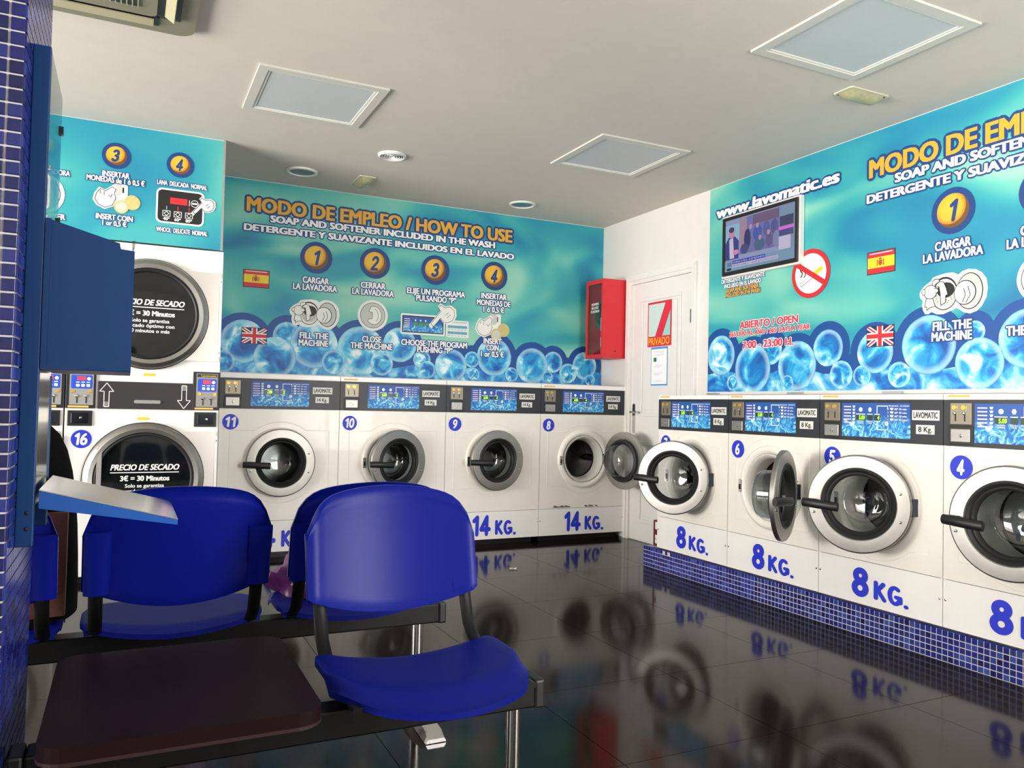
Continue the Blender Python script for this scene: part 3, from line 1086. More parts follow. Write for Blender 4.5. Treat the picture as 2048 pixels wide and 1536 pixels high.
# ------------------------------------------------------------------ stacked tumble dryers
def dryer(num, x, label):
    W = 0.818
    root = thing('tumble_dryer', label, 'tumble dryer', (x, 5.10, 0), 0, 'stacked tumble dryers')
    part('cabinet', MB().box(0.0015, W - 0.0015, 0.0, 0.80, 0.04, 1.958, 0.004), ENAMEL2, root)
    part('kick_plate', MB().box(0.02, W - 0.02, 0.03, 0.5, 0.0, 0.04), BLACKM, root)
    for cz, low in ((1.549, False), (0.592, True)):
        cx = 0.418
        pl = part('door', MB().prism(rrect(0.30, 0.806, cz - 0.262, cz + 0.272, 0.01, 2), -0.012, -0.0), STEELD, root)
        p = [(0.320, -0.012), (0.320, -0.03), (0.310, -0.045), (0.290, -0.056), (0.268, -0.050), (0.262, -0.040), (0.262, -0.012)]
        part('door_rim', MB().lathe(p, (cx, 0, cz), 64, closed=True), STEEL, pl, smooth=True, ang=30)
        part('rim_seal', MB().lathe([(0.262, -0.046), (0.254, -0.050), (0.246, -0.044), (0.246, -0.02), (0.262, -0.02)], (cx, 0, cz), 56, closed=True), BLACKR, pl, smooth=True, ang=40)
        part('rim_edge', MB().lathe([(0.3185, -0.018), (0.325, -0.016), (0.325, -0.010), (0.3185, -0.010)], (cx, 0, cz), 64, closed=True), BLACKR, pl, smooth=True, ang=40)
        part('door_glass', MB().lathe([(0.0005, -0.036), (0.15, -0.038), (0.25, -0.034)], (cx, 0, cz), 48), GLASSBLK, pl, smooth=True, ang=60)
        yt = -0.0400
        o = 0.0
        lettering(pl, 'PRECIO DE SECADO', cx - 0.178, cx + 0.182, cz + 0.050, 0.032, WHITEP, yt, bold=0.04, shear=0.22)
        decal('underline', bar(cx - 0.178, cz + 0.036, cx + 0.184, cz + 0.036, 0.005), WHITEP, pl, yt)
        lettering(pl, '3€ = 30 Minutos', cx - 0.126, cx + 0.134, cz - 0.012, 0.028, WHITEP, yt, bold=0.045)
        lettering(pl, 'Solo se garantiza', cx - 0.100, cx + 0.106, cz - 0.050, 0.020, WHITEP, yt, bold=0.025)
        lettering(pl, 'el secado óptimo con', cx - 0.150, cx + 0.134, cz - 0.080, 0.020, WHITEP, yt, bold=0.025)
        lettering(pl, '30 minutos o más', cx - 0.112, cx + 0.108, cz - 0.110, 0.020, WHITEP, yt, bold=0.025)
        if low:
            part('pull_handle', MB().prism([(0.17, cz - 0.15), (0.195, cz - 0.15), (0.195, cz + 0.20), (0.17, cz + 0.175)], -0.052, -0.012), STEELD, pl)
        part('hinge_bar', MB().box(0.798, 0.814, -0.022, -0.0, cz - 0.235, cz + 0.245, 0.003), ENAMEL2, pl)
        for zz in (cz - 0.21, cz + 0.22):
            part('screw', MB().lathe([(0.0005, -0.026), (0.005, -0.025), (0.006, -0.022)], (0.806, 0, zz), 10), CHROME, pl, smooth=True)
    st = part('control_strip', MB().box(0.164, 0.672, -0.010, -0.0, 0.992, 1.150), CHARC, root)
    yv = -0.0112
    for cx, up in ((0.208, 1), (0.618, -1)):
        z0 = 1.07
        poly = [(-0.013, -0.066), (0.013, -0.066), (0.013, 0.022), (0.036, 0.022), (0.0, 0.070), (-0.036, 0.022), (-0.013, 0.022)]
        q = [(cx + a * up, z0 + b * up) for a, b in poly]
        decals('arrow_outline', [bar(*q[k], *q[(k + 1) % 7], 0.004) for k in range(7)] + [bar(cx - 0.011, z0 - up * (0.04 + 0.007 * k), cx + 0.011, z0 - up * (0.04 + 0.007 * k), 0.002) for k in range(4)], WHITEP, st, yv)
    part('filter_handle', MB().prism(rrect(0.350, 0.492, 1.026, 1.046, 0.009), -0.022, -0.010), GREYP, st, smooth=True)
    for bx in (0.003, 0.666):
        b = part('control_box', MB().box(bx, bx + 0.150, -0.014, -0.0, 0.993, 1.222, 0.003), BLACKP, root)
        part('control_face', MB().box(bx + 0.018, bx + 0.138, -0.017, -0.014, 1.012, 1.212), GREYP, b)
        decal('brand_strip', [(bx + 0.022, 1.19), (bx + 0.134, 1.19), (bx + 0.134, 1.208), (bx + 0.022, 1.208)], CHARC, b, -0.0176)
        lettering(b, 'Lavomatic', bx + 0.045, bx + 0.13, 1.194, 0.010, YELLOWP, -0.0184, bold=0.02)
        decal('blue_keypad', rrect(bx + 0.026, bx + 0.132, 1.104, 1.180, 0.008), BLUEK, b, -0.0176)
        decal('display_window', [(bx + 0.055, 1.152), (bx + 0.098, 1.152), (bx + 0.098, 1.172), (bx + 0.055, 1.172)], REDLED, b, -0.0182)
        for k in range(3):
            decal('key', rrect(bx + 0.050 + k * 0.026, bx + 0.068 + k * 0.026, 1.114, 1.130, 0.003, 2), WHITEP, b, -0.0182)
            decal('temperature_mark', bar(bx + 0.050 + k * 0.026, 1.140, bx + 0.068 + k * 0.026, 1.140, 0.005), WHITEP, b, -0.0182)
        decal('mode_symbol', disc_poly(bx + 0.114, 1.160, 0.010, 0.010, 12), WHITEP, b, -0.0182)
        for k in (0, 1):
            part('coin_slot', MB().box(bx + 0.054 + k * 0.046, bx + 0.060 + k * 0.046, -0.0185, -0.017, 1.022, 1.060), BLACKI, b)
            part('reject_button', MB().lathe([(0.0005, -0.028), (0.007, -0.026), (0.009, -0.017)], (bx + 0.052 + k * 0.046, 0, 1.062), 12), CHROME, b, smooth=True)
            part('coin_emblem', MB().lathe([(0.0005, -0.0195), (0.010, -0.019), (0.011, -0.017)], (bx + 0.036 + k * 0.085, 0, 1.088), 14), COINY, b, smooth=True)
        decal('price_sticker', [(bx + 0.012, 0.997), (bx + 0.116, 0.997), (bx + 0.116, 1.008), (bx + 0.012, 1.008)], YELLOWD, b, -0.0152)
        r = part('coin_return', MB().box(bx + 0.012, bx + 0.136, -0.010, -0.0, 0.893, 0.980, 0.003), BLACKP, root)
        part('coin_return_flap', MB().box(bx + 0.030, bx + 0.118, -0.014, -0.010, 0.908, 0.966, 0.002), DARKCHR, r)
        part('coin_return_lock', MB().lathe([(0.0005, -0.020), (0.007, -0.019), (0.009, -0.014)], (bx + 0.078, 0, 0.938), 12), CHROME, r, smooth=True)
    for x0, z0 in ((0.397, 1.187), (0.372, 0.930)):
        decal('yellow_sticker', [(x0, z0), (x0 + 0.060, z0), (x0 + 0.060, z0 + 0.016), (x0, z0 + 0.016)], YELLOWP, root, -0.002)
    badge(root, num, 0.088, 0.819, 0.052)
    return root


STEELD = mat('satin_steel_sheet', (214, 210, 206), 0.34, 0.85, var=0.05, scale=10)
GLASSBLK = mat('dark_tinted_glass', (16, 20, 20), 0.06, spec=0.6, var=0.1)
BLUEK = mat('keypad_blue', (22, 78, 205), 0.4)
dryer('16', -0.313, 'stacked white tumble dryers numbered 16 with black round doors, beside washing machine 11')
dryer('15', -0.313 - 0.822, 'stacked white tumble dryers mostly behind the tiled pillar, one column beyond number 16')


# ------------------------------------------------------------------ printed murals
def mural(name, label, loc, rz, w, z0, z1, seed):
    root = thing(name, label, 'mural', loc, rz)
    m = mat_mural('mural_vinyl_%d' % int(seed * 10), seed)
    part('vinyl_sheet', MB().box(0, w, 0.0, 0.004, z0, z1), m, root)
    return root


def bubbles(root, lst, x0, x1, z0, top, wpad=0.05):
    """navy silhouette, water strip and bubble discs; lst of (x, z, r)"""
    for k, (x, z, r) in enumerate(lst):
        rr = r + wpad
        pts = disc_poly(x, z, rr, rr, 40)
        pts = [(min(max(a, x0), x1), max(b, z0)) for a, b in pts]
        decal('bubble_halo', pts, NAVYB, root, -0.0004 - 0.00001 * k)  # navy halo printed around each bubble
    decal('water_strip', [(x0, z0), (x1, z0), (x1, top)] + [(x1 - (x1 - x0) * t / 24, top + 0.03 * math.sin(t * 1.7)) for t in range(1, 24)] + [(x0, top)], WATER, root, -0.0009)
    for k, (x, z, r) in enumerate(sorted(lst, key=lambda q: -q[1])):
        if x - r < x0 or x + r > x1 or z - r < z0:
            mb = MB()
            pts = [(min(max(a, x0), x1), max(b, z0)) for a, b in disc_poly(x, z, r, r, 40)]
            me = bpy.data.meshes.new('bubble')
            me.from_pydata([((a - x) / r, 0, (b - z) / r) for a, b in pts], [], [tuple(range(40))])
            u = me.uv_layers.new(name='UVMap')
            for lp in me.loops:
                co = me.vertices[lp.vertex_index].co
                u.data[lp.index].uv = (co.x, co.z)
            me.materials.append(BUBBLE)
        else:
            me = BUBBLE_ME
        put('bubble', me, root, (x, -0.0012 - 0.00003 * k, z), scale=(r, 1, r))


NAVYB = mat('navy_bubble_edge', (12, 74, 148), 0.5)
SKYW = mat('picto_white', (236, 238, 234), 0.5)


def step_badge(root, n, x, z, r=0.118, k=0.74):
    b = decal('step_badge', disc_poly(x, z, r, r, 40), NAVYP, root, -0.0024)
    o = put('badge_face', BADGE_ME, b, (x, -0.0030, z), scale=(r * k, 1, r * k))
    h = r * 0.98
    w = h * 0.52
    brush(b, n, x - w / 2 * (0.7 if n == '1' else 1) - 0.010, x + w / 2 * (0.7 if n == '1' else 1) - 0.010, z - h / 2, h, NAVYP, -0.0042, w=0.19, shear=0.18, name='numeral')


def caption(root, body, x0, x1, z, h=0.044, m=None, y=-0.0040, bold=0.045, ow=0.10, slope=0.0):
    lettering(root, body, x0, x1, z - h / 2, h, m or WHITEP, y, bold=bold, outline=NAVYP, ow=ow, slope=slope, name='caption')


def flag_es(root, x0, z1, w=0.172, h=0.118):
    z0 = z1 - h
    b = decal('spanish_flag', [(x0 - 0.005, z0 - 0.005), (x0 + w + 0.005, z0 - 0.005), (x0 + w + 0.005, z1 + 0.005), (x0 - 0.005, z1 + 0.005)], FLAGEDGE, root, -0.0024)
    for a, c, m in ((0, 0.25, REDP), (0.25, 0.75, YELLOWP), (0.75, 1, REDP)):
        decal('stripe', [(x0, z0 + h * a), (x0 + w, z0 + h * a), (x0 + w, z0 + h * c), (x0, z0 + h * c)], m, b, -0.0030)
    cx, cz = x0 + w * 0.48, z0 + h * 0.48
    decals('coat_of_arms', [[(cx - 0.012, cz + 0.014), (cx - 0.012, cz - 0.008), (cx, cz - 0.018), (cx + 0.012, cz - 0.008), (cx + 0.012, cz + 0.014)], bar(cx - 0.02, cz - 0.016, cx - 0.02, cz + 0.018, 0.006), bar(cx + 0.02, cz - 0.016, cx + 0.02, cz + 0.018, 0.006), disc_poly(cx, cz + 0.021, 0.009, 0.006, 10)], ARMS, b, -0.0036)
    decal('gloss_line', bar(x0 + 0.012, z1 - 0.008, x0 + w - 0.012, z1 - 0.008, 0.006), PINKISH, b, -0.0036)


def flag_uk(root, x0, z1, w=0.170, h=0.110):
    z0 = z1 - h
    b = decal('union_flag', [(x0 - 0.004, z0 - 0.004), (x0 + w + 0.004, z0 - 0.004), (x0 + w + 0.004, z1 + 0.004), (x0 - 0.004, z1 + 0.004)], FLAGNAVY, root, -0.0024)

    def clip(a, bb, c, d, wd):
        dx, dz = c - a, d - bb
        l = math.hypot(dx, dz)
        ox, oz = dz / l * wd / 2, dx / l * wd / 2
        hx, hz = wd / 2 * l / abs(dz), wd / 2 * l / abs(dx)
        s = 1 if c > a else -1
        t = 1 if d > bb else -1
        return [(a, bb), (a + s * hx, bb), (c, d - t * hz), (c, d), (c - s * hx, d), (a, bb + t * hz)]
    for wd, m, y in ((0.024, WHITEP, -0.0030), (0.009, REDP, -0.0034)):
        decals('saltire', [clip(x0, z0, x0 + w, z1, wd), clip(x0, z1, x0 + w, z0, wd)], m, b, y)
    cx, cz = x0 + w / 2, z0 + h / 2
    for wd, m, y in ((0.040, WHITEP, -0.0038), (0.024, REDP, -0.0042)):
        decals('cross', [[(cx - wd / 2, z0), (cx + wd / 2, z0), (cx + wd / 2, z1), (cx - wd / 2, z1)], [(x0, cz - wd / 2), (x0 + w, cz - wd / 2), (x0 + w, cz + wd / 2), (x0, cz + wd / 2)]], m, b, y)


FLAGEDGE = mat('flag_edge', (60, 40, 44), 0.5)
FLAGNAVY = mat('flag_navy', (24, 34, 86), 0.5)
ARMS = mat('arms_print', (168, 70, 50), 0.5)


def pic(px, py, cx, cz):
    """picture units of the fill-the-machine drawing to wall units"""
    return cx + (px - 1155) * 0.000276, cz - (py - 715) * 0.000262


def outline_loop(pts, w):
    n = len(pts)
    return [bar(*pts[k], *pts[(k + 1) % n], w) for k in range(n)] + [disc_poly(p[0], p[1], w / 2, w / 2, 6) for p in pts]


def picto_fill(root, cx, cz):
    P = lambda l: [pic(a, b, cx, cz) for a, b in l]
    blob = P([(490, 640), (530, 570), (600, 500), (720, 430), (770, 360), (900, 330), (1050, 310), (1180, 320), (1270, 375), (1350, 320), (1460, 292), (1600, 320), (1720, 400), (1800, 520), (1825, 700), (1800, 870), (1720, 1020), (1620, 1110), (1500, 1145), (1380, 1110), (1300, 1050), (1230, 1010), (1150, 1050), (980, 1105), (850, 1095), (740, 1040), (680, 1075), (610, 1070), (570, 1000), (545, 900), (560, 800), (500, 730)])
    b = decal('load_pictogram', blob, SKYW, root, -0.0024)
    E = lambda x, y, rx, ry, n=30: P(disc_poly(x, y, rx, ry, n))
    y = [-0.0028]

    def d(name, poly, m):
        decal(name, poly, m, b, y[0])
        y[0] -= 0.0002
    d('tub_edge', E(1000, 705, 265, 325), BLACKI)
    d('tub_rim', E(1000, 715, 245, 295), SKYW)
    d('tub_inside', E(1010, 740, 205, 225), GREYI)
    d('tub_hole', E(1030, 640, 175, 150), BLACKI)
    decals('dotted_print', [E(a, c, 9, 9, 8) for a, c in ((840, 735), (845, 790), (865, 855), (1040, 835), (1065, 890), (1090, 855), (1130, 795), (1150, 830))], BLACKI, b, y[0])
    y[0] -= 0.0002
    d('door_edge', E(1490, 715, 252, 350), BLACKI)
    d('door_disc', E(1488, 715, 236, 332), GREYI)
    d('bowl_edge', E(1405, 735, 212, 236), BLACKI)
    d('bowl', E(1400, 735, 196, 218), SKYW)
    decals('bowl_line', [bar(*pic(1380, 655, cx, cz), *pic(1415, 780, cx, cz), 0.004), bar(*pic(1415, 780, cx, cz), *pic(1355, 915, cx, cz), 0.004), bar(*pic(1460, 620, cx, cz), *pic(1505, 790, cx, cz), 0.004), bar(*pic(1505, 790, cx, cz), *pic(1420, 930, cx, cz), 0.004)], BLACKI, b, y[0])
    y[0] -= 0.0002
    for poly in ([(920, 460), (990, 480), (1040, 600), (1075, 730), (1030, 750), (1030, 880), (940, 930), (925, 700), (900, 560), (830, 550), (850, 500)], [(640, 765), (770, 765), (825, 940), (715, 950), (650, 1000), (655, 930), (610, 930)], [(750, 570), (770, 440), (810, 405), (890, 410), (910, 460), (830, 500), (790, 600)]):
        d('cloth', P(poly), SKYW)
        decals('cloth_line', outline_loop(P(poly), 0.0035), BLACKI, b, y[0])
        y[0] -= 0.0002
    d('glove_edge', E(725, 645, 140, 142), BLACKI)
    d('glove', E(725, 645, 126, 128), SKYW)
    d('finger_edge', E(830, 630, 66, 52), BLACKI)
    d('finger', E(822, 632, 62, 40), SKYW)
    d('cuff_edge', E(588, 632, 42, 64), BLACKI)
    d('cuff', E(588, 632, 31, 51), SKYW)


def picto_close(root, cx, cz):
    b = decal('close_pictogram', disc_poly(cx, cz, 0.118, 0.118, 40), SKYW, root, -0.0024)
    decal('disc_edge', disc_poly(cx, cz, 0.098, 0.098, 36), BLACKI, b, -0.0028)
    decal('disc', disc_poly(cx, cz, 0.0945, 0.0945, 36), GREYI, b, -0.0030)
    c = (cx + 0.008, cz)
    body = [(c[0] - 0.030, c[1] + 0.050)] + [(c[0] + 0.060 * math.cos(R(t)), c[1] + 0.070 * math.sin(R(t))) for t in range(115, -141, -15)] + [(c[0] - 0.040, c[1] - 0.028), (c[0] - 0.012, c[1] - 0.024), (c[0] - 0.012, c[1] + 0.022), (c[0] - 0.040, c[1] + 0.028)]
    decal('window', body, SKYW, b, -0.0034)
    decals('window_line', outline_loop(body, 0.0034) + [arc(c[0] - 0.005, c[1], 0.040, -55, 75, 0.0034, rz=0.052)], BLACKI, b, -0.0036)


def glove(b, cx, cz, s, y, kind):
    """white gloved hand outline: pointing finger or hand holding a coin"""
    if kind == 'point':
        body = [(-0.105, -0.075), (-0.085, -0.10), (-0.055, -0.07), (-0.02, -0.025), (0.005, -0.055), (0.04, -0.06), (0.085, -0.04), (0.105, 0.0), (0.10, 0.05), (0.06, 0.075), (0.015, 0.065), (-0.02, 0.085), (-0.04, 0.06), (-0.02, 0.03)]
        lines = [((0.02, 0.0), (0.05, 0.025)), ((0.035, -0.02), (0.07, 0.01))]
    else:
        body = [(-0.09, 0.03), (-0.06, 0.075), (-0.02, 0.06), (0.03, 0.10), (0.06, 0.085), (0.05, 0.05), (0.06, 0.0), (0.035, -0.06), (-0.02, -0.085), (-0.075, -0.06), (-0.10, -0.02)]
        lines = [((-0.06, 0.03), (-0.06, 0.06)), ((-0.03, 0.02), (-0.03, 0.055)), ((0.0, 0.03), (0.02, 0.01)), ((0.02, 0.01), (0.035, 0.04))]
    big = [(cx + a * s * 1.18, cz + c * s * 1.18) for a, c in body]
    pts = [(cx + a * s, cz + c * s) for a, c in body]
    decal('glove_halo', big, SKYW, b, y)
    decals('glove_line', outline_loop(pts, 0.0034 * max(1, s)) + [bar(cx + p[0] * s, cz + p[1] * s, cx + q[0] * s, cz + q[1] * s, 0.003) for p, q in lines], BLACKI, b, y - 0.0003)


def picto_program(root, x0, x1, z0, z1):
    b = decal('program_pictogram', rrect(x0, x1, z0, z1, 0.012), SKYW, root, -0.0024)
    decal('panel_edge', rrect(x0 + 0.012, x1 - 0.012, z0 + 0.014, z1 - 0.014, 0.004), BLACKI, b, -0.0028)
    part('panel_print', MB().box(x0 + 0.020, x1 - 0.020, -0.0034, -0.0030, z0 + 0.022, z1 - 0.022), BOARD, b)
    for k in range(3):
        decal('display_window', [(x0 + 0.105 + k * 0.042, z0 + 0.075), (x0 + 0.140 + k * 0.042, z0 + 0.075), (x0 + 0.140 + k * 0.042, z0 + 0.096), (x0 + 0.105 + k * 0.042, z0 + 0.096)], LEAF, b, -0.0038)
        decal('symbol', disc_poly(x0 + 0.120 + k * 0.042, z0 + 0.112, 0.007, 0.007, 10), SKYW, b, -0.0038)
    decals('legend_line', [bar(x0 + 0.03, z0 + 0.120 - 0.016 * k, x0 + 0.075, z0 + 0.120 - 0.016 * k, 0.006) for k in range(5)], PINKISH, b, -0.0038)
    x2 = x1 + 0.010
    t = decal('program_table', rrect(x2, x2 + 0.195, z0 - 0.004, z1 - 0.028, 0.010), SKYW, root, -0.0024)
    for k in range(2):
        decal('table_row', [(x2 + 0.014, z0 + 0.022 + k * 0.048), (x2 + 0.182, z0 + 0.022 + k * 0.048), (x2 + 0.182, z0 + 0.044 + k * 0.048), (x2 + 0.014, z0 + 0.044 + k * 0.048)], ROWBLUE, t, -0.0028)
    lettering(t, 'PROGRAMA PROGRAM', x2 + 0.014, x2 + 0.180, z1 - 0.048, 0.010, GREYI2, -0.0032, bold=0.0)
    for k in range(4):
        lettering(t, '80º 35 min. 60º 25 min.', x2 + 0.016, x2 + 0.180, z0 + 0.006 + k * 0.024, 0.009, GREYI2, -0.0032, bold=0.0)
    glove(b, x1 - 0.02, z1 + 0.005, 0.95, -0.0042, 'point')


LEAF = mat('leaf_green_print', (70, 150, 50), 0.5)
ROWBLUE = mat('row_blue', (96, 176, 206), 0.5)
GREYI2 = mat('grey_text_print', (110, 116, 120), 0.5)
COINGOLD = mat('gold_coin_print', (204, 190, 124), 0.5, var=0.15, scale=30)
COINSILV = mat('silver_coin_print', (206, 204, 190), 0.5, var=0.15, scale=40)


def picto_coin(root, cx, cz, s=1.0):
    b = decal('coin_pictogram', rrect(cx - 0.01 * s, cx + 0.085 * s, cz - 0.055 * s, cz + 0.098 * s, 0.012), SKYW, root, -0.0024)
    decal('coin_held', disc_poly(cx + 0.015 * s, cz + 0.055 * s, 0.042 * s, 0.046 * s, 20), GREYI, b, -0.0028)
    decals('slot_mark', [bar(cx + 0.055 * s, cz + 0.075 * s, cx + 0.055 * s, cz + 0.035 * s, 0.008), bar(cx + 0.05 * s, cz - 0.02 * s, cx + 0.05 * s, cz - 0.045 * s, 0.006)], BLACKI, b, -0.0028)
    glove(b, cx - 0.045 * s, cz - 0.015 * s, 0.85 * s, -0.0032, 'hold')
    decals('coin_ring', [disc_poly(cx + 0.085 * s + 0.025, cz - 0.030 * s, 0.055 * s, 0.055 * s, 24)], COINGOLD, b, -0.0038)
    decals('coin_face', [disc_poly(cx + 0.045 * s, cz - 0.070 * s, 0.050 * s, 0.050 * s, 24)], COINGOLD, b, -0.0042)
    decals('coin_core', [disc_poly(cx + 0.045 * s, cz - 0.070 * s, 0.038 * s, 0.038 * s, 24)], COINSILV, b, -0.0046)


def how_to_use(root, X, dz, steps):
    """heading and wash steps; X maps far-wall positions to this mural"""
    c = lambda a: a - X
    lettering(root, 'MODO DE EMPLEO / HOW TO USE', c(0.726), c(2.840), 2.418 + dz, 0.097, GOLDP, -0.0040, bold=0.045, outline=NAVYP, ow=0.11, name='heading')
    lettering(root, 'SOAP AND SOFTENER INCLUDED IN THE WASH', c(0.892), c(2.684), 2.353 + dz, 0.047, WHITEP, -0.0040, bold=0.055, outline=NAVYP, ow=0.13, name='heading')
    lettering(root, 'DETERGENTE Y SUAVIZANTE INCLUIDOS EN EL LAVADO', c(0.711), c(2.860), 2.276 + dz, 0.045, WHITEP, -0.0040, bold=0.055, outline=NAVYP, ow=0.13, name='heading')
    flag_es(root, c(0.722), 1.991 + dz)
    flag_uk(root, c(0.721), 1.576 + dz)
    for n, x, z in (('1', 1.231, 2.127), ('2', 1.678, 2.129), ('3', 2.169, 2.124), ('4', 2.684, 2.123))[:steps]:
        step_badge(root, n, c(x), z + dz)
    cap = [('CARGAR', 1.134, 1.329, 1.957), ('LA LAVADORA', 1.066, 1.391, 1.904), ('FILL THE', 1.124, 1.335, 1.546), ('MACHINE', 1.118, 1.337, 1.492),
           ('CERRAR', 1.569, 1.765, 1.957), ('LA LAVADORA', 1.505, 1.832, 1.904), ('CLOSE', 1.590, 1.742, 1.545), ('THE MACHINE', 1.503, 1.833, 1.493),
           ('ELIJE UN PROGRAMA', 1.936, 2.428, 1.945), ('PULSANDO “P”', 2.014, 2.353, 1.892), ('CHOOSE THE PROGRAM', 1.900, 2.455, 1.538), ('PUSHING “P”', 2.031, 2.330, 1.488),
           ('INSERTAR', 2.568, 2.799, 1.955), ('MONEDAS DE', 2.531, 2.835, 1.899), ('1 ó 0,5 €', 2.589, 2.779, 1.845), ('INSERT', 2.598, 2.762, 1.586), ('COIN', 2.623, 2.736, 1.533), ('1 or 0,5 €', 2.576, 2.785, 1.480)]
    for i, (t, a, b, z) in enumerate(cap):
        if i < (4, 8, 12, 18)[steps - 1]:
            caption(root, t, c(a), c(b), z + dz)
    picto_fill(root, c(1.230), 1.708 + dz)
    if steps > 1:
        picto_close(root, c(1.670), 1.728 + dz)
    if steps > 2:
        picto_program(root, c(1.893), c(2.260), 1.602 + dz, 1.763 + dz)
    if steps > 3:
        picto_coin(root, c(2.666), 1.712 + dz)


# far wall
bm_ = mural('wall_mural', 'sea-green bubble mural headed HOW TO USE above the 14 kg washing machines', (0.50, YW - 0.005, 0), 0, 3.232, 1.256, 2.640, 1.0)
LB = [(0.73, 1.479, 0.155), (1.038, 1.532, 0.105), (1.231, 1.48, 0.175), (1.586, 1.455, 0.185), (1.891, 1.515, 0.135), (0.955, 1.373, 0.15), (2.074, 1.409, 0.072), (2.32, 1.37, 0.135), (2.501, 1.428, 0.066), (2.698, 1.457, 0.155), (3.049, 1.40, 0.150), (3.397, 1.35, 0.085), (3.25, 1.44, 0.09), (3.56, 1.42, 0.12), (2.12, 1.33, 0.07), (2.86, 1.32, 0.06), (1.75, 1.36, 0.09), (1.38, 1.36, 0.09), (3.20, 1.31, 0.05), (2.52, 1.31, 0.05), (0.60, 1.33, 0.08), (3.62, 1.30, 0.05)]
bubbles(bm_, [(x - 0.5, z, r) for x, z, r in LB], 0.0, 3.232, 1.256, 1.36)
how_to_use(bm_, 0.50, 0.0, 4)

# side wall (local x = 4.487 - y)
rm = mural('wall_mural', 'sea-green bubble mural with web address and opening hours above the 8 kg machines', (XW - 0.005, 4.482, 0), RZ, 4.2, 1.188, 2.640, 4.0)
q = lambda y: 4.482 - y
RB = [(4.343, 1.443, 0.14), (4.032, 1.341, 0.165), (3.645, 1.345, 0.155), (3.402, 1.442, 0.11), (3.305, 1.281, 0.082), (3.074, 1.40, 0.118), (2.748, 1.42, 0.155), (2.475, 1.315, 0.125), (2.50, 1.47, 0.055), (3.86, 1.45, 0.09), (2.24, 1.42, 0.14), (2.92, 1.27, 0.07), (3.16, 1.27, 0.06), (4.22, 1.25, 0.055), (3.72, 1.24, 0.05), (2.05, 1.33, 0.12), (1.75, 1.40, 0.15), (1.45, 1.36, 0.13), (1.1, 1.40, 0.15), (0.8, 1.35, 0.12)]
bubbles(rm, [(q(y), z, r) for y, z, r in RB], 0.0, 4.2, 1.188, 1.31)
how_to_use(rm, 0.726 - q(3.12), -0.034, 2)
lettering(rm, 'www.lavomatic.es', q(4.412), q(3.327), 2.418, 0.072, WHITEP, -0.0040, bold=0.05, outline=NAVYP, ow=0.12, shear=0.08, name='web_address')
for t, a, b, z, h in (('ABIERTO / OPEN', 4.157, 3.634, 1.615, 0.046), ('365 DÍAS AL AÑO / 365 DAYS A YEAR', 4.255, 3.538, 1.566, 0.032), ('7:00 - 23:00 H.', 4.127, 3.672, 1.478, 0.046)):
    lettering(rm, t, q(a), q(b), z, h, PINKRED, -0.0040, bold=0.04, outline=WHITEP, ow=0.07, name='opening_hours')
for t, a, b, z, m in (('DETERGENTE Y SUAVIZANTE', 4.343, 3.926, 1.962, WHITEP), ('INCLUIDO EN EL LAVADO', 4.314, 3.958, 1.926, WHITEP), ('SOAP AND SOFTENER', 4.290, 3.979, 1.894, GOLDP), ('INCLUDED IN THE WASH', 4.305, 3.964, 1.862, GOLDP)):
    lettering(rm, t, q(a), q(b), z - 0.017, 0.027, m, -0.0040, bold=0.045, outline=NAVYP, ow=0.07, name='soap_note')
ns = decal('no_smoking_sign', disc_poly(q(3.539), 1.905, 0.150, 0.150, 44), REDP, rm, -0.0044)
c0, c1 = q(3.539), 1.905
decal('sign_face', disc_poly(c0, c1, 0.122, 0.122, 40), WHITEP, ns, -0.0050)
ca, sa = math.cos(R(33)), math.sin(R(33))
decals('cigarette', [bar(c0 - 0.095 * ca, c1 - 0.035 - 0.095 * sa * 0.6, c0 + 0.035, c1 - 0.008, 0.026)], BLACKI, ns, -0.0054)
decals('cigarette_paper', [bar(c0 - 0.092 * ca, c1 - 0.0345 - 0.092 * sa * 0.6, c0 + 0.033, c1 - 0.008, 0.021)], WHITEP, ns, -0.0058)
decals('filter_tip', [bar(c0 + 0.030, c1 - 0.008, c0 + 0.092, c1 + 0.024, 0.026)], YELLOWP, ns, -0.0058)
decals('smoke', [arc(c0 - 0.085, c1 + 0.005, 0.020, -70, 70, 0.008), arc(c0 - 0.060, c1 + 0.035, 0.020, 110, 250, 0.008), arc(c0 - 0.060, c1 + 0.000, 0.020, -70, 70, 0.007)], BLACKI, ns, -0.0054)
decal('prohibition_bar', bar(c0 - 0.108, c1 + 0.068, c0 + 0.108, c1 - 0.068, 0.032), REDP, ns, -0.0064)

# dryer instructions on the bulkhead
dm = mural('wall_mural', 'blue-green instruction mural on the bulkhead above the stacked dryers', (-1.40, YD - 0.005, 0), 0, 1.884, 1.968, 2.640, 8.0)
c = lambda a: a + 1.40
for n, x, z in (('3', -0.099, 2.457), ('4', 0.244, 2.455), ('2', -0.460, 2.457)):
    step_badge(dm, n, c(x), z, 0.076, 0.72)
for t, a, b, z, h in (('INSERTAR', -0.169, -0.027, 2.347, 0.030), ('MONEDAS de 1 ó 0,5 €', -0.248, 0.054, 2.313, 0.030), ('INSERT COIN', -0.194, -0.002, 2.097, 0.030), ('1 or 0,5 €', -0.160, -0.034, 2.062, 0.028),
                      ('LANA  DELICADA  NORMAL', 0.119, 0.397, 2.337, 0.027), ('WHOOL  DELICATE  NORMAL', 0.123, 0.407, 2.058, 0.027), ('CERRAR LA SECADORA', -0.62, -0.330, 2.317, 0.030), ('CLOSE DRYER', -0.58, -0.345, 2.067, 0.030)):
    caption(dm, t, c(a), c(b), z, h)
picto_coin(dm, c(-0.100), 2.218, 0.78)
picto_close(dm, c(-0.47), 2.19)
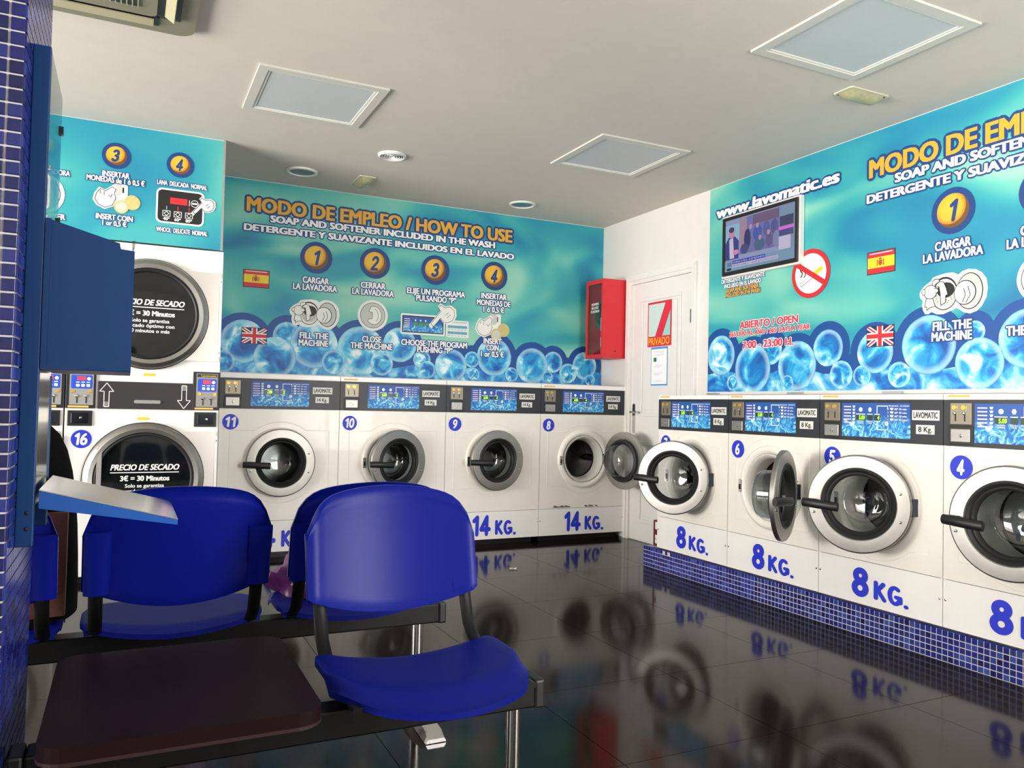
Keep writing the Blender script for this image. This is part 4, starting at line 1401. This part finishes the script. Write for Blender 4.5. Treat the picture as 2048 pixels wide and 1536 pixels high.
pb = decal('panel_pictogram', rrect(c(0.118), c(0.384), 2.098, 2.306, 0.030), WHITEP, dm, -0.0024)
decal('panel_face', rrect(c(0.128), c(0.374), 2.108, 2.296, 0.024), BLACKI, pb, -0.0028)
decal('red_display', [(c(0.194), 2.216), (c(0.289), 2.216), (c(0.289), 2.254), (c(0.194), 2.254)], REDP, pb, -0.0032)
for k, t in enumerate(('40º', '60º', '80º')):
    x = c(0.176 + 0.062 * k)
    decals('button_outline', outline_loop([(x - 0.020, 2.140), (x + 0.020, 2.140), (x + 0.020, 2.172), (x - 0.020, 2.172)], 0.003) + outline_loop([(x, 2.143), (x + 0.013, 2.156), (x, 2.169), (x - 0.013, 2.156)], 0.003), WHITEP, pb, -0.0032)
    lettering(pb, t, x - 0.018, x + 0.018, 2.116, 0.017, WHITEP, -0.0034, bold=0.04)
decals('thermometer', [bar(c(0.176), 2.178, c(0.176), 2.200, 0.005)], ROWBLUE, pb, -0.0032)
decals('thermometer', [bar(c(0.238), 2.178, c(0.238), 2.204, 0.005), bar(c(0.300), 2.178, c(0.300), 2.204, 0.005)], REDP, pb, -0.0032)
decals('dryer_symbol', [arc(c(0.330), 2.232, 0.020, 0, 360, 0.003, 20), bar(c(0.315), 2.232, c(0.345), 2.232, 0.010), bar(c(0.300), 2.215, c(0.300), 2.250, 0.003)], WHITEP, pb, -0.0032)
glove(pb, c(0.380), 2.226, 0.56, -0.0036, 'point')

# aluminium rails below the murals
rl = tag(part('mural_rail', MB().box(0.50, 3.72, YW - 0.02, YW - 0.001, 1.238, 1.256), TRIMW), 'thin white rail along the foot of the far-wall mural', 'rail')
for x in (0.98, 1.63, 2.29, 2.97, 3.63):
    part('rail_clip', MB().box(x - 0.05, x + 0.05, YW - 0.03, YW - 0.02, 1.236, 1.248), ALU, rl)
rl = tag(part('mural_rail', MB().box(XW - 0.03, XW - 0.001, 0.25, 4.482, 1.168, 1.188), TRIMW), 'thin white rail along the foot of the opening-hours mural', 'rail')
for y in (4.38, 3.62, 2.93, 2.25):
    part('rail_clip', MB().box(XW - 0.05, XW - 0.03, y - 0.06, y + 0.06, 1.166, 1.180), ALU, rl)

# ------------------------------------------------------------------ television
SCREENC = dict(bg=(150, 158, 200))


def scr(name, rgb, e=0.72):
    return mat('screen_' + name, tuple(v // 4 for v in rgb), 0.25, emis=rgb, estr=e)


tv = thing('television', 'wall-hung television in a black and white frame below the web address', 'television', (3.695, 4.306, 0), RZ)
TW, TZ0, TZ1 = 0.712, 1.972, 2.400
part('white_frame', MB().prism([(0, TZ0), (TW, TZ0), (TW, TZ1), (0, TZ1)], 0.0, 0.032), TRIMW, tv)
part('bezel', MB().box(0.012, TW - 0.012, -0.012, 0.0, TZ0 + 0.012, TZ1 - 0.012, 0.004), BLACKP, tv)
s0, s1, t0, t1 = 0.050, TW - 0.034, TZ0 + 0.038, TZ1 - 0.038
sc_ = part('screen', MB().box(s0, s1, -0.0135, -0.012, t0, t1), scr('haze', (150, 160, 198)), tv)
sw, sh = s1 - s0, t1 - t0
Q = lambda l: [(s0 + a * sw, t0 + b * sh) for a, b in l]
RC = lambda a, b, c_, d: Q([(a, c_), (b, c_), (b, d), (a, d)])
yy = [-0.0138]


def sp(name, poly, rgb):
    decal(name, poly, scr('%d_%d_%d' % rgb, rgb), sc_, yy[0])
    yy[0] -= 0.00012


sp('picture', RC(0.22, 0.795, 0.28, 0.98), (120, 118, 176))
sp('picture_wall', RC(0.42, 0.795, 0.80, 0.98), (116, 96, 130))
sp('picture_pillar', RC(0.22, 0.33, 0.40, 0.98), (170, 140, 160))
sp('picture_left', RC(0.0, 0.215, 0.22, 0.90), (150, 190, 220))
sp('presenter_suit', Q([(0.0, 0.22), (0.0, 0.55), (0.05, 0.66), (0.15, 0.66), (0.21, 0.56), (0.21, 0.22)]), (66, 70, 140))
sp('presenter_shirt', Q([(0.07, 0.24), (0.06, 0.62), (0.12, 0.64), (0.14, 0.24)]), (214, 200, 226))
sp('presenter_head', Q([(a, b) for a, b in disc_poly(0.10, 0.73, 0.042, 0.10, 16)]), (206, 140, 176))
sp('presenter_hair', Q([(a, b) for a, b in disc_poly(0.095, 0.80, 0.044, 0.055, 14)]), (80, 62, 96))
sp('presenter_hand', Q([(a, b) for a, b in disc_poly(0.165, 0.35, 0.045, 0.05, 14)]), (226, 140, 190))
for a, b, w, h, col in ((0.34, 0.55, 0.05, 0.20, (58, 60, 110)), (0.49, 0.62, 0.065, 0.16, (76, 96, 176)), (0.62, 0.66, 0.05, 0.14, (96, 100, 160)), (0.73, 0.66, 0.05, 0.14, (90, 92, 150)), (0.30, 0.38, 0.06, 0.10, (80, 78, 130)), (0.52, 0.40, 0.08, 0.12, (84, 104, 140)), (0.66, 0.44, 0.05, 0.14, (104, 96, 140)), (0.76, 0.42, 0.05, 0.16, (132, 140, 180))):
    sp('figure', Q(disc_poly(a, b, w, h, 12)), col)
for a, b in ((0.39, 0.77), (0.49, 0.76), (0.53, 0.52), (0.65, 0.58)):
    sp('figure_head', Q(disc_poly(a, b, 0.022, 0.05, 10)), (190, 150, 180))
sp('side_column', RC(0.80, 1.0, 0.0, 1.0), (128, 152, 180))
sp('side_photo', RC(0.805, 0.99, 0.62, 0.80), (70, 74, 110))
sp('side_band', RC(0.795, 1.0, 0.555, 0.605), (236, 110, 226))
sp('side_dark', RC(0.80, 0.99, 0.44, 0.555), (76, 84, 140))
sp('side_text', RC(0.795, 0.955, 0.20, 0.44), (206, 196, 226))
sp('lower_band', RC(0.0, 1.0, 0.0, 0.19), (128, 160, 186))
sp('blue_caption', RC(0.115, 0.61, 0.125, 0.19), (50, 66, 170))
sp('pale_caption', RC(0.115, 0.79, 0.055, 0.118), (200, 190, 226))
CAPW, CAPB = scr('cap', (226, 226, 244)), scr('capb', (70, 70, 130))
lettering(sc_, 'SE UFRETAL LA FISCAL - LA DE PRESUPUESTOS', s0 + 0.12 * sw, s0 + 0.60 * sw, t0 + 0.140 * sh, 0.011, CAPW, yy[0] - 0.0004, bold=0.0)
lettering(sc_, 'PRESUPUESTO SUPERA EL 1º CASO DEL BLOQUE DE LOS ASUNTOS', s0 + 0.12 * sw, s0 + 0.78 * sw, t0 + 0.072 * sh, 0.010, CAPB, yy[0] - 0.0004, bold=0.0)
lettering(sc_, 'AR', s0 + 0.04 * sw, s0 + 0.105 * sw, t0 + 0.085 * sh, 0.028, CAPB, yy[0] - 0.0004, bold=0.0)
decal('channel_box', RC(0.035, 0.10, 0.012, 0.055), BLACKI, sc_, yy[0] - 0.0004)

# ------------------------------------------------------------------ fire hose cabinet
fc = thing('fire_hose_cabinet', 'red glass-fronted fire hose cabinet on the white wall beside the private door', 'fire cabinet', (3.508, 5.784, 1.474), RZ)
cw, chh, cd = 0.267, 0.653, 0.225
mb = MB()
mb.box(0, cw, 0.195, cd, 0, chh)
mb.box(0, 0.010, 0.0, 0.195, 0, chh)
mb.box(cw - 0.010, cw, 0.0, 0.195, 0, chh)
mb.box(0.010, cw - 0.010, 0.0, 0.195, 0, 0.010)
mb.box(0.010, cw - 0.010, 0.0, 0.195, chh - 0.010, chh)
part('cabinet_body', mb, REDMET, fc)
mb = MB()
mb.box(0.0, cw, -0.012, 0.0, 0.0, 0.028)
mb.box(0.0, cw, -0.012, 0.0, chh - 0.035, chh)
mb.box(0.0, 0.026, -0.012, 0.0, 0.028, chh - 0.035)
mb.box(cw - 0.026, cw, -0.012, 0.0, 0.028, chh - 0.035)
dd = part('door_frame', mb, REDMET, fc)
part('door_glass', MB().box(0.026, cw - 0.026, -0.006, -0.003, 0.028, chh - 0.035), DARKG, dd)
lettering(dd, 'ROMPER', 0.08, 0.19, 0.44, 0.020, WHITEP, -0.0075, bold=0.02)
lettering(dd, 'EN CASO', 0.08, 0.19, 0.41, 0.020, WHITEP, -0.0075, bold=0.02)
lettering(dd, 'DE INCENDIO', 0.07, 0.20, 0.38, 0.020, WHITEP, -0.0075, bold=0.02)
part('hose_reel', MB().lathe([(0.095, 0.06), (0.125, 0.06), (0.125, 0.12), (0.095, 0.12)], (0.135, 0, 0.37), 32, closed=True), mat('hose_green', (60, 96, 80), 0.6), fc, smooth=True)
ex = part('extinguisher', MB().lathe([(0.0005, 0.0), (0.036, 0.0), (0.038, 0.01), (0.038, 0.30), (0.030, 0.34), (0.014, 0.36), (0.014, 0.40), (0.0005, 0.40)], (0.19, 0.06, 0.035), 20, axis='z'), REDMET, fc, smooth=True)
part('extinguisher_label', MB().lathe([(0.0392, 0.19), (0.0392, 0.30)], (0.19, 0.06, 0.035), 20, axis='z'), PLATE, ex, smooth=True)
part('extinguisher_label', MB().lathe([(0.0392, 0.06), (0.0392, 0.14)], (0.19, 0.06, 0.035), 20, axis='z'), PLATE, ex, smooth=True)
part('extinguisher_band', MB().lathe([(0.0394, 0.01), (0.0394, 0.05)], (0.19, 0.06, 0.035), 20, axis='z'), mat('label_green', (30, 140, 84), 0.5), ex, smooth=True)
part('lock', MB().box(cw, cw + 0.003, 0.105, 0.113, 0.05, 0.062), BLACKP, fc)

# ------------------------------------------------------------------ papers on the door, carton
po = thing('poster', 'red PRIVADO poster fixed on the white door', 'poster', (XW - 0.016, 5.201, 0), RZ)
part('poster_sheet', MB().box(0, 0.303, -0.001, 0.0, 1.549, 1.902), mat('poster_red', (214, 42, 66), 0.5), po)
decal('picture_panel', [(0.012, 1.63), (0.012, 1.885), (0.228, 1.885), (0.100, 1.63)], mat('poster_pale', (196, 218, 216), 0.5), po, -0.0018)
decal('picture_panel', [(0.290, 1.822), (0.290, 1.63), (0.192, 1.63)], mat('poster_mint', (150, 206, 200), 0.5), po, -0.0018)
lettering(po, 'PRIVADO', 0.014, 0.288, 1.562, 0.056, mat('poster_yellow', (248, 176, 36), 0.5), -0.003, bold=0.022)
no = thing('notice_sheet', 'white printed notice in a blue-edged holder below the PRIVADO poster', 'notice', (XW - 0.016, 5.151, 0), RZ)
part('blue_holder', MB().box(0, 0.210, -0.0006, 0.0, 1.243, 1.544), mat('holder_blue', (70, 146, 214), 0.4), no)
part('sheet', MB().box(0.006, 0.204, -0.0012, -0.0006, 1.254, 1.528), mat('paper_white', (240, 242, 246), 0.6), no)
decals('printed_line', [bar(a, z, b, z, 0.003) for a, b, z in ((0.04, 0.17, 1.508), (0.09, 0.165, 1.500), (0.04, 0.17, 1.484), (0.095, 0.12, 1.478), (0.04, 0.16, 1.400), (0.04, 0.12, 1.388), (0.04, 0.16, 1.340), (0.04, 0.12, 1.328), (0.035, 0.165, 1.276))], GREYI, no, -0.0018)
decal('green_logo', [(0.036, 1.430), (0.072, 1.430), (0.072, 1.462), (0.036, 1.462)], mat('logo_green', (30, 116, 84), 0.5), no, -0.0018)
cb_ = thing('carton', 'dark red carton with white print standing on the plinth end by machine 7', 'carton', (3.245, 4.438, PLZ), RZ)
part('carton_body', MB().box(0.0, 0.070, 0.0, 0.10, 0, 0.172, 0.003), mat('carton_maroon', (92, 26, 34), 0.5), cb_)
for z in (0.112, 0.048, 0.018):
    decal('white_print', rrect(0.022, 0.066, z, z + (0.05 if z > 0.1 else 0.028), 0.006, 2), PLATE, cb_, -0.001)

# ------------------------------------------------------------------ ceiling fittings
LP = 0.634
LDIFF = mat('unlit_diffuser', (196, 202, 204), 0.5, var=0.02)
for (x, y), lab in (((0.512, 3.846), 'square unlit ceiling light panel over the stacked dryers end'), ((2.428, 3.867), 'square unlit ceiling light panel nearest the private door corner'), ((2.424, 2.024), 'square unlit ceiling light panel above the 8 kg machines, nearest the camera')):
    t = thing('ceiling_light', lab, 'ceiling light', (x, y, H), 0, 'square ceiling light panels')
    w = 0.045
    mb = MB()
    for a, b, c_, d in ((0, LP, 0, w), (0, LP, LP - w, LP), (0, w, w, LP - w), (LP - w, LP, w, LP - w)):
        mb.box(a, b, c_, d, -0.010, 0.0)
    part('frame', mb, mat('light_frame', (206, 204, 196), 0.5), t)
    mb = MB()
    w2 = 0.060
    for a, b, c_, d in ((w, LP - w, w, w2), (w, LP - w, LP - w2, LP - w), (w, w2, w2, LP - w2), (LP - w2, LP - w, w2, LP - w2)):
        mb.box(a, b, c_, d, -0.006, 0.0)
    part('inner_lip', mb, mat('light_lip', (232, 230, 222), 0.4), t)
    part('diffuser', MB().box(w2, LP - w2, w2, LP - w2, -0.003, 0.0), LDIFF, t)
for (x, y), lab in (((1.037, 5.522), 'round recessed downlight above washing machine 11'), ((2.745, 5.540), 'round recessed downlight in front of the red cabinet corner')):
    t = thing('downlight', lab, 'downlight', (x, y, H), 0, 'round recessed downlights')
    part('trim_ring', MB().lathe([(0.105, 0.0), (0.104, -0.010), (0.090, -0.013), (0.084, -0.004), (0.084, 0.0)], (0, 0, 0), 36, axis='z', closed=True), TRIMW, t, smooth=True)
    part('lamp_glass', MB().lathe([(0.084, -0.005), (0.05, -0.007), (0.0005, -0.008)], (0, 0, 0), 32, axis='z'), mat('frosted_green_glass', (100, 130, 126), 0.3), t, smooth=True, ang=60)
t = thing('ceiling_vent', 'small round white ceiling air vent between the light panels', 'air vent', (1.475, 4.868, H))
part('vent_ring', MB().lathe([(0.090, 0.0), (0.089, -0.010), (0.078, -0.016), (0.070, -0.008), (0.070, 0.0)], (0, 0, 0), 36, axis='z', closed=True), TRIMW, t, smooth=True)
for k in range(4):
    r = 0.058 - k * 0.015
    part('vent_louvre', MB().lathe([(r, -0.004), (r + 0.006, -0.014), (r + 0.008, -0.014), (r + 0.003, -0.003)], (0, 0, 0), 28, axis='z', closed=True), TRIMW, t, smooth=True)
part('vent_back', MB().lathe([(0.070, -0.002), (0.0005, -0.002)], (0, 0, 0), 28, axis='z'), BLACKP, t)


def emergency_light(x, y, rz, lab):
    t = thing('emergency_light', lab, 'emergency light', (x, y, H), rz, 'recessed emergency lights')
    part('frame', MB().prism_z([(a, b) for a, b in rrect(-0.135, 0.135, -0.062, 0.062, 0.02)], -0.006, 0.0), mat('yellowed_plastic', (206, 202, 178), 0.5), t)
    n = 10
    mb = MB()
    mb.grid(lambda u, v: (-0.118 + 0.236 * u, -0.048 + 0.096 * v, -0.006 - 0.030 * min(1, 6 * min(u, 1 - u)) ** 0.5 * math.sin(PI * v) ** 0.6), 12, 8)
    part('lens', mb, mat('old_lens', (168, 164, 128), 0.25, var=0.25, scale=40), t, smooth=True, ang=70)


emergency_light(1.472, 5.542, PI / 2, 'small recessed emergency light above machines 11 and 10')
emergency_light(3.25, 2.772, 0.0, 'small recessed emergency light above the side-wall mural')

ac = thing('air_conditioner', 'beige ceiling cassette air conditioner beside the tiled pillar', 'air conditioner', (-0.25, 3.215, H))
AW = 0.46
ACM = mat('beige_plastic', (172, 165, 134), 0.5)
ACI = mat('beige_inner', (126, 123, 104), 0.55)
part('face_panel', MB().prism_z(rrect(-AW, AW, -AW, AW, 0.07, 6), -0.026, 0.0), ACI, ac)
part('inner_tray', MB().prism_z(rrect(-0.31, 0.31, -0.31, 0.31, 0.03, 4), -0.034, -0.026), ACI, ac)
for sx, sy in ((1, 0), (-1, 0), (0, 1), (0, -1)):
    if sx:
        part('air_outlet', MB().box(min(sx * 0.31, sx * 0.40), max(sx * 0.31, sx * 0.40), -0.32, 0.32, -0.0275, -0.024), BLACKP, ac)
        part('flap', MB().add([(sx * 0.325, -0.30, -0.018), (sx * 0.325, 0.30, -0.018), (sx * 0.375, 0.30, -0.050), (sx * 0.375, -0.30, -0.050), (sx * 0.328, -0.30, -0.014), (sx * 0.328, 0.30, -0.014), (sx * 0.378, 0.30, -0.046), (sx * 0.378, -0.30, -0.046)], [(0, 1, 2, 3), (4, 7, 6, 5), (0, 4, 5, 1), (1, 5, 6, 2), (2, 6, 7, 3), (3, 7, 4, 0)]), ACM, ac)
    else:
        part('air_outlet', MB().box(-0.32, 0.32, min(sy * 0.31, sy * 0.40), max(sy * 0.31, sy * 0.40), -0.0275, -0.024), BLACKP, ac)
        part('flap', MB().box(-0.30, 0.30, min(sy * 0.325, sy * 0.385), max(sy * 0.325, sy * 0.385), -0.040, -0.034), ACM, ac)
part('grille_back', MB().box(-0.24, 0.24, -0.24, 0.24, -0.0355, -0.034), BLACKP, ac)
for k in range(25):
    x = -0.24 + 0.02 * k
    part('grille_bar', MB().box(x - 0.002, x + 0.002, -0.24, 0.24, -0.040, -0.0355), ACM, ac)


# ------------------------------------------------------------------ beam seating
def sstep(a, b, x):
    t = max(0, min(1, (x - a) / (b - a)))
    return t * t * (3 - 2 * t)


def backrest_fn(s, t):
    u = s * 2 - 1
    zb = 0.512 + 0.050 * abs(u) ** 2
    zt = 0.832 - 0.038 * u * u - 0.085 * abs(u) ** 9
    z = zb + (zt - zb) * t
    inner = sstep(1.0, 0.86, abs(u)) * sstep(0.0, 0.07, t) * sstep(1.0, 0.90, t)
    y = 0.215 + 0.045 * (1 - u * u) + (z - 0.50) * 0.22 + 0.008 * inner
    y += 0.018 * sstep(0.93, 1.0, abs(u)) + 0.012 * sstep(0.95, 1.0, t)
    return (u * 0.229, y, z)


def seat_fn(s, t):
    u = s * 2 - 1
    yb = 0.185 - 0.012 * u * u
    yf = -0.215 + 0.07 * u * u + 0.115 * abs(u) ** 7
    y = yb + (yf - yb) * t
    z = 0.462 - 0.034 * (1 - u * u) * (1 - 0.55 * t) - 0.030 * sstep(0.72, 1.0, t) * (1 - 0.3 * abs(u)) - 0.010 * sstep(0.90, 1.0, abs(u)) - 0.012 * sstep(0.10, 0.0, t)
    hw = 0.234 - 0.012 * sstep(0.25, 0.0, t)
    return (u * hw, y, z)


BACK_ME = MB().slab(backrest_fn, 26, 20, (0, 0.011, 0)).mesh('backrest', SHELL, True, 50)
SEAT_ME = MB().slab(seat_fn, 26, 20, (0, 0, -0.014)).mesh('seat', SEATM, True, 50)
UP = [(0, -0.14, 0.420), (0, 0.10, 0.425), (0, 0.175, 0.436), (0, 0.225, 0.470), (0, 0.252, 0.53), (0, 0.262, 0.565)]
UP_ME = MB().tube(UP, 0.017, 10, ry=0.009).mesh('upright', BLACKM, True, 50)
BRK_ME = MB().box(-0.19, 0.19, -0.05, 0.05, 0.395, 0.415, 0.004).box(-0.05, 0.05, -0.045, 0.045, 0.37, 0.40).mesh('chair', BLACKM)
SLEEVE_ME = MB().slab(lambda s, t: (-0.033 + 0.062 * s, 0.262 + 0.046 * t + 0.016 * math.sin(PI * s) ** 0.5 * (1 - 0.6 * t * t), 0.552 + 0.165 * t), 8, 6, (0, -0.008, 0)).mesh('sleeve', SHELL, True, 60)
RIVET_ME = MB().lathe([(0.0005, 0.004), (0.005, 0.003), (0.007, 0.0)], (0, 0, 0), 10, axis='z').mesh('rivet', SHELL, True)


def bench_chair(root, x):
    c_ = put('chair', BRK_ME, root, (x, 0, 0))
    put('seat', SEAT_ME, c_)
    put('backrest', BACK_ME, c_)
    for sx in (-0.196, 0.196):
        put('upright', UP_ME, c_, (sx, 0, 0))
        put('rivet', RIVET_ME, c_, (sx * 1.04, 0.09, 0.449))
        put('sleeve', SLEEVE_ME, c_, (sx, 0, 0))


def bench_leg(root, x, beam_z=0.36):
    lg = part('leg', MB().lathe([(0.019, 0.03), (0.019, beam_z)], (x, 0, 0), 18, axis='z'), CHROME, root, smooth=True)
    mb = MB()
    prof = [(-0.20, 0.014), (-0.17, 0.030), (-0.05, 0.052), (0.0, 0.058), (0.05, 0.052), (0.17, 0.030), (0.20, 0.014)]
    n = len(prof)
    vs = []
    for y, h in prof:
        w = 0.034 if abs(y) > 0.1 else 0.026
        vs += [(x - w, y, 0.002), (x - w * 0.8, y, h), (x + w * 0.8, y, h), (x + w, y, 0.002)]
    fs = []
    for i in range(n - 1):
        for k in range(3):
            fs.append((i * 4 + k, i * 4 + k + 1, (i + 1) * 4 + k + 1, (i + 1) * 4 + k))
        fs.append((i * 4 + 3, i * 4, (i + 1) * 4, (i + 1) * 4 + 3))
    fs += [(0, 1, 2, 3), tuple((n - 1) * 4 + k for k in (3, 2, 1, 0))]
    mb.add(vs, fs)
    part('foot', mb, CHROME, lg, smooth=True, ang=40)


fb = thing('waiting_bench', 'beam bench with one glossy blue plastic chair and a dark wood table top', 'bench', (0, 1.75, 0))
part('beam', MB().box(-0.15, 0.915, -0.035, 0.035, 0.325, 0.388, 0.005), BLACKM, fb)
for x in (-0.165, 0.925):
    part('beam_cap', MB().box(x - 0.014, x + 0.014, -0.038, 0.038, 0.322, 0.391, 0.006), BLACKP, fb)
bench_leg(fb, -0.125)
bench_leg(fb, 0.872)
bench_chair(fb, 0.648)
tp = part('table_top', MB().prism_z(rrect(-0.120, 0.362, -0.222, 0.318, 0.05, 6), 0.440, 0.466), WOODT, fb)
part('edge_band', MB().prism_z(rrect(-0.122, 0.364, -0.224, 0.320, 0.052, 6), 0.434, 0.4405), mat('table_edge', (48, 26, 28), 0.45), tp)
part('table_bracket', MB().box(0.02, 0.22, -0.12, 0.12, 0.388, 0.434), BLACKM, fb)

bb = thing('waiting_bench', 'beam bench of blue plastic chairs turned away, behind the wood table', 'bench', (0, 2.54, 0), PI)
part('beam', MB().box(-0.965, 0.66, -0.035, 0.035, 0.325, 0.388, 0.005), BLACKM, bb)
for x in (-0.975, 0.67):
    part('beam_cap', MB().box(x - 0.014, x + 0.014, -0.038, 0.038, 0.322, 0.391, 0.006), BLACKP, bb)
bench_leg(bb, -0.900)
bench_leg(bb, 0.58)
for x in (-0.650, -0.140, 0.370):
    bench_chair(bb, x)


def lump(rx, ry, rz, seed, amp=0.15, nu=28, nv=16, flat=0.35, power=0.8):
    """soft bag body resting on z = 0"""
    random.seed(seed)
    ph = [(random.uniform(1, 5), random.uniform(1, 4), random.uniform(0, 6)) for _ in range(6)]

    def fn(u, v):
        a, b = 2 * PI * u, PI * v
        ca, sa = math.cos(a), math.sin(a)
        st = math.sin(b) ** power
        n = sum(math.sin(p * a + q_ * b * 1.5 + r_) for p, q_, r_ in [(round(p_), q2, r2) for p_, q2, r2 in ph]) / 6
        k = 1 + amp * n
        z = math.cos(b)
        return (rx * st * ca * k, ry * st * sa * k, rz * (max(z, -flat) + flat) / (1 + flat) * (1 + amp * 0.4 * n))
    return MB().grid(fn, nu, nv)


bg_ = thing('plastic_bag', 'crumpled purple plastic bag lying on a seat of the turned-away bench', 'bag', (0.575, 2.60, 0.447), 0.3)
part('bag_body', lump(0.150, 0.12, 0.135, 5, 0.30), mat('purple_plastic', (112, 48, 112), 0.3, var=0.25, scale=12, bump=0.6, bscale=40), bg_, smooth=True, ang=40)
part('bag_edge', MB().tube([(-0.13, -0.07, 0.045), (-0.09, -0.095, 0.05), (-0.03, -0.11, 0.04), (0.04, -0.11, 0.05), (0.10, -0.09, 0.04)], 0.008, 6, ry=0.004), mat('lilac_plastic', (206, 160, 214), 0.35), bg_, smooth=True)
kb = thing('rucksack', 'rounded black bag with brown lower part, behind the kiosk tray on the end seat', 'bag', (-0.255, 2.585, 0.447))
part('bag_body', lump(0.150, 0.19, 0.535, 9, 0.05, power=0.55, flat=0.15), mat('black_fabric', (9, 9, 10), 0.9, spec=0.1, bump=0.3, bscale=200), kb, smooth=True, ang=60)
part('brown_pocket', MB().slab(lambda s, t: (-0.10 + 0.225 * s, -0.180 - 0.030 * math.sin(PI * s) * math.sin(PI * min(1, t + 0.15)), 0.03 + 0.27 * t), 14, 8, (0, 0.03, 0)), mat('brown_leather', (92, 46, 26), 0.5, bump=0.3, bscale=90), kb, smooth=True, ang=50)

# ------------------------------------------------------------------ blue kiosk on the pillar
kx0, kx1, ky0, ky1 = PX + 0.001, -0.153, 1.763, 2.070
kk = thing('kiosk', 'blue metal wall kiosk with sloping hood and steel tray fixed to the tiled pillar', 'kiosk', (0, 0, 0))
mb = MB()
mb.box(kx0, kx1, ky0, ky0 + 0.020, 0.766, 1.733, 0.002)
post = part('side_post', mb, KIOSK, kk)
for z in (0.800, 0.830):
    part('post_screw', MB().lathe([(0.0005, -0.0015), (0.003, -0.001), (0.004, 0.0)], (kx0 + 0.018, ky0, z), 10), BLACKP, post)
part('side_post', MB().box(kx0, kx1, ky1 - 0.02, ky1, 0.766, 1.10, 0.002), KIOSK, kk)
CHROMES = mat('polished_steel', (206, 206, 204), 0.14, 1.0)
part('back_plate', MB().box(kx0 + 0.012, kx1 - 0.002, ky0 + 0.02, ky1 - 0.02, 0.84, 1.12), CHROMES, kk)
part('glass_panel', MB().box(kx1 - 0.006, kx1 - 0.001, ky0 + 0.02, ky1, 1.36, 1.733), PERSPEX, kk)
for z in (1.66, 1.45):
    part('glass_clip', MB().box(kx1 - 0.012, kx1 + 0.004, ky1 - 0.012, ky1 + 0.004, z - 0.010, z + 0.008), DARKCHR, kk)
# hood: side panels with a sloping top edge, top sheet, front
hs = [(-0.150, 1.106), (0.005, 1.108), (0.005, 1.350), (-0.020, 1.352), (-0.022, 1.359), (-0.150, 1.395)]
mb = MB()
mb.prism(hs, ky0 + 0.004, ky0 + 0.010)
hd = part('hood', mb, KIOSK, kk)
part('hood_side', MB().prism(hs, ky1 - 0.010, ky1 - 0.004), KIOSK, hd)
part('hood_face', MB().box(-0.001, 0.005, ky0 + 0.010, ky1 - 0.010, 1.108, 1.350), KIOSK, hd)
part('hood_top', MB().add([(-0.150, ky0 + 0.004, 1.395), (-0.022, ky0 + 0.004, 1.359), (-0.022, ky1 - 0.004, 1.359), (-0.150, ky1 - 0.004, 1.395), (-0.150, ky0 + 0.004, 1.399), (-0.022, ky0 + 0.004, 1.363), (-0.022, ky1 - 0.004, 1.363), (-0.150, ky1 - 0.004, 1.399)], [(0, 1, 2, 3), (4, 7, 6, 5), (0, 4, 5, 1), (1, 5, 6, 2), (2, 6, 7, 3), (3, 7, 4, 0)]), KIOSK, hd)
part('hood_floor', MB().box(-0.150, 0.005, ky0 + 0.010, ky1 - 0.010, 1.106, 1.111), KIOSK, hd)
part('hood_fold', MB().box(-0.152, -0.142, ky0 - 0.002, ky0 + 0.004, 1.106, 1.398), KIOSK, hd)
part('paper_corner', MB().add([(0.000, ky0 + 0.05, 1.345), (0.000, ky0 + 0.09, 1.345), (0.006, ky0 + 0.085, 1.385), (0.0, ky0 + 0.055, 1.38), (0.001, ky0 + 0.05, 1.345), (0.001, ky0 + 0.09, 1.345), (0.007, ky0 + 0.085, 1.385), (0.001, ky0 + 0.055, 1.38)], [(0, 1, 2, 3), (4, 7, 6, 5), (0, 4, 5, 1), (1, 5, 6, 2), (2, 6, 7, 3), (3, 7, 4, 0)]), PERSPEX, hd)
# sloping tray: wedge with polished top
ty0, ty1 = ky0 + 0.006, 2.085
w = [(-0.146, 0.838), (0.102, 0.796), (0.102, 0.806), (-0.146, 0.872)]
tr = part('tray', MB().prism(w, ty0, ty1), mat('tray_blue', (16, 86, 176), 0.4), kk)
part('tray_top', MB().add([(-0.146, ty0, 0.8725), (0.102, ty0, 0.8065), (0.102, ty1, 0.8065), (-0.146, ty1, 0.8725), (-0.146, ty0, 0.8745), (0.102, ty0, 0.8085), (0.102, ty1, 0.8085), (-0.146, ty1, 0.8745)], [(0, 1, 2, 3), (4, 7, 6, 5), (0, 4, 5, 1), (1, 5, 6, 2), (2, 6, 7, 3), (3, 7, 4, 0)]), CHROMES, tr)

# ------------------------------------------------------------------ scrap of paper on the floor
lt_ = tag(part('paper_scrap', MB().slab(lambda s, t: (0.05 * s, 0.02 * t + 0.006 * math.sin(7 * s), 0.003 + 0.006 * abs(math.sin(5 * s + 3 * t))), 8, 3, (0, 0, 0.001)), mat('scrap_paper', (214, 206, 190), 0.8), None, (2.26, 4.62, 0.0), smooth=True), 'small crumpled scrap of paper on the dark floor before machine 9', 'paper scrap')
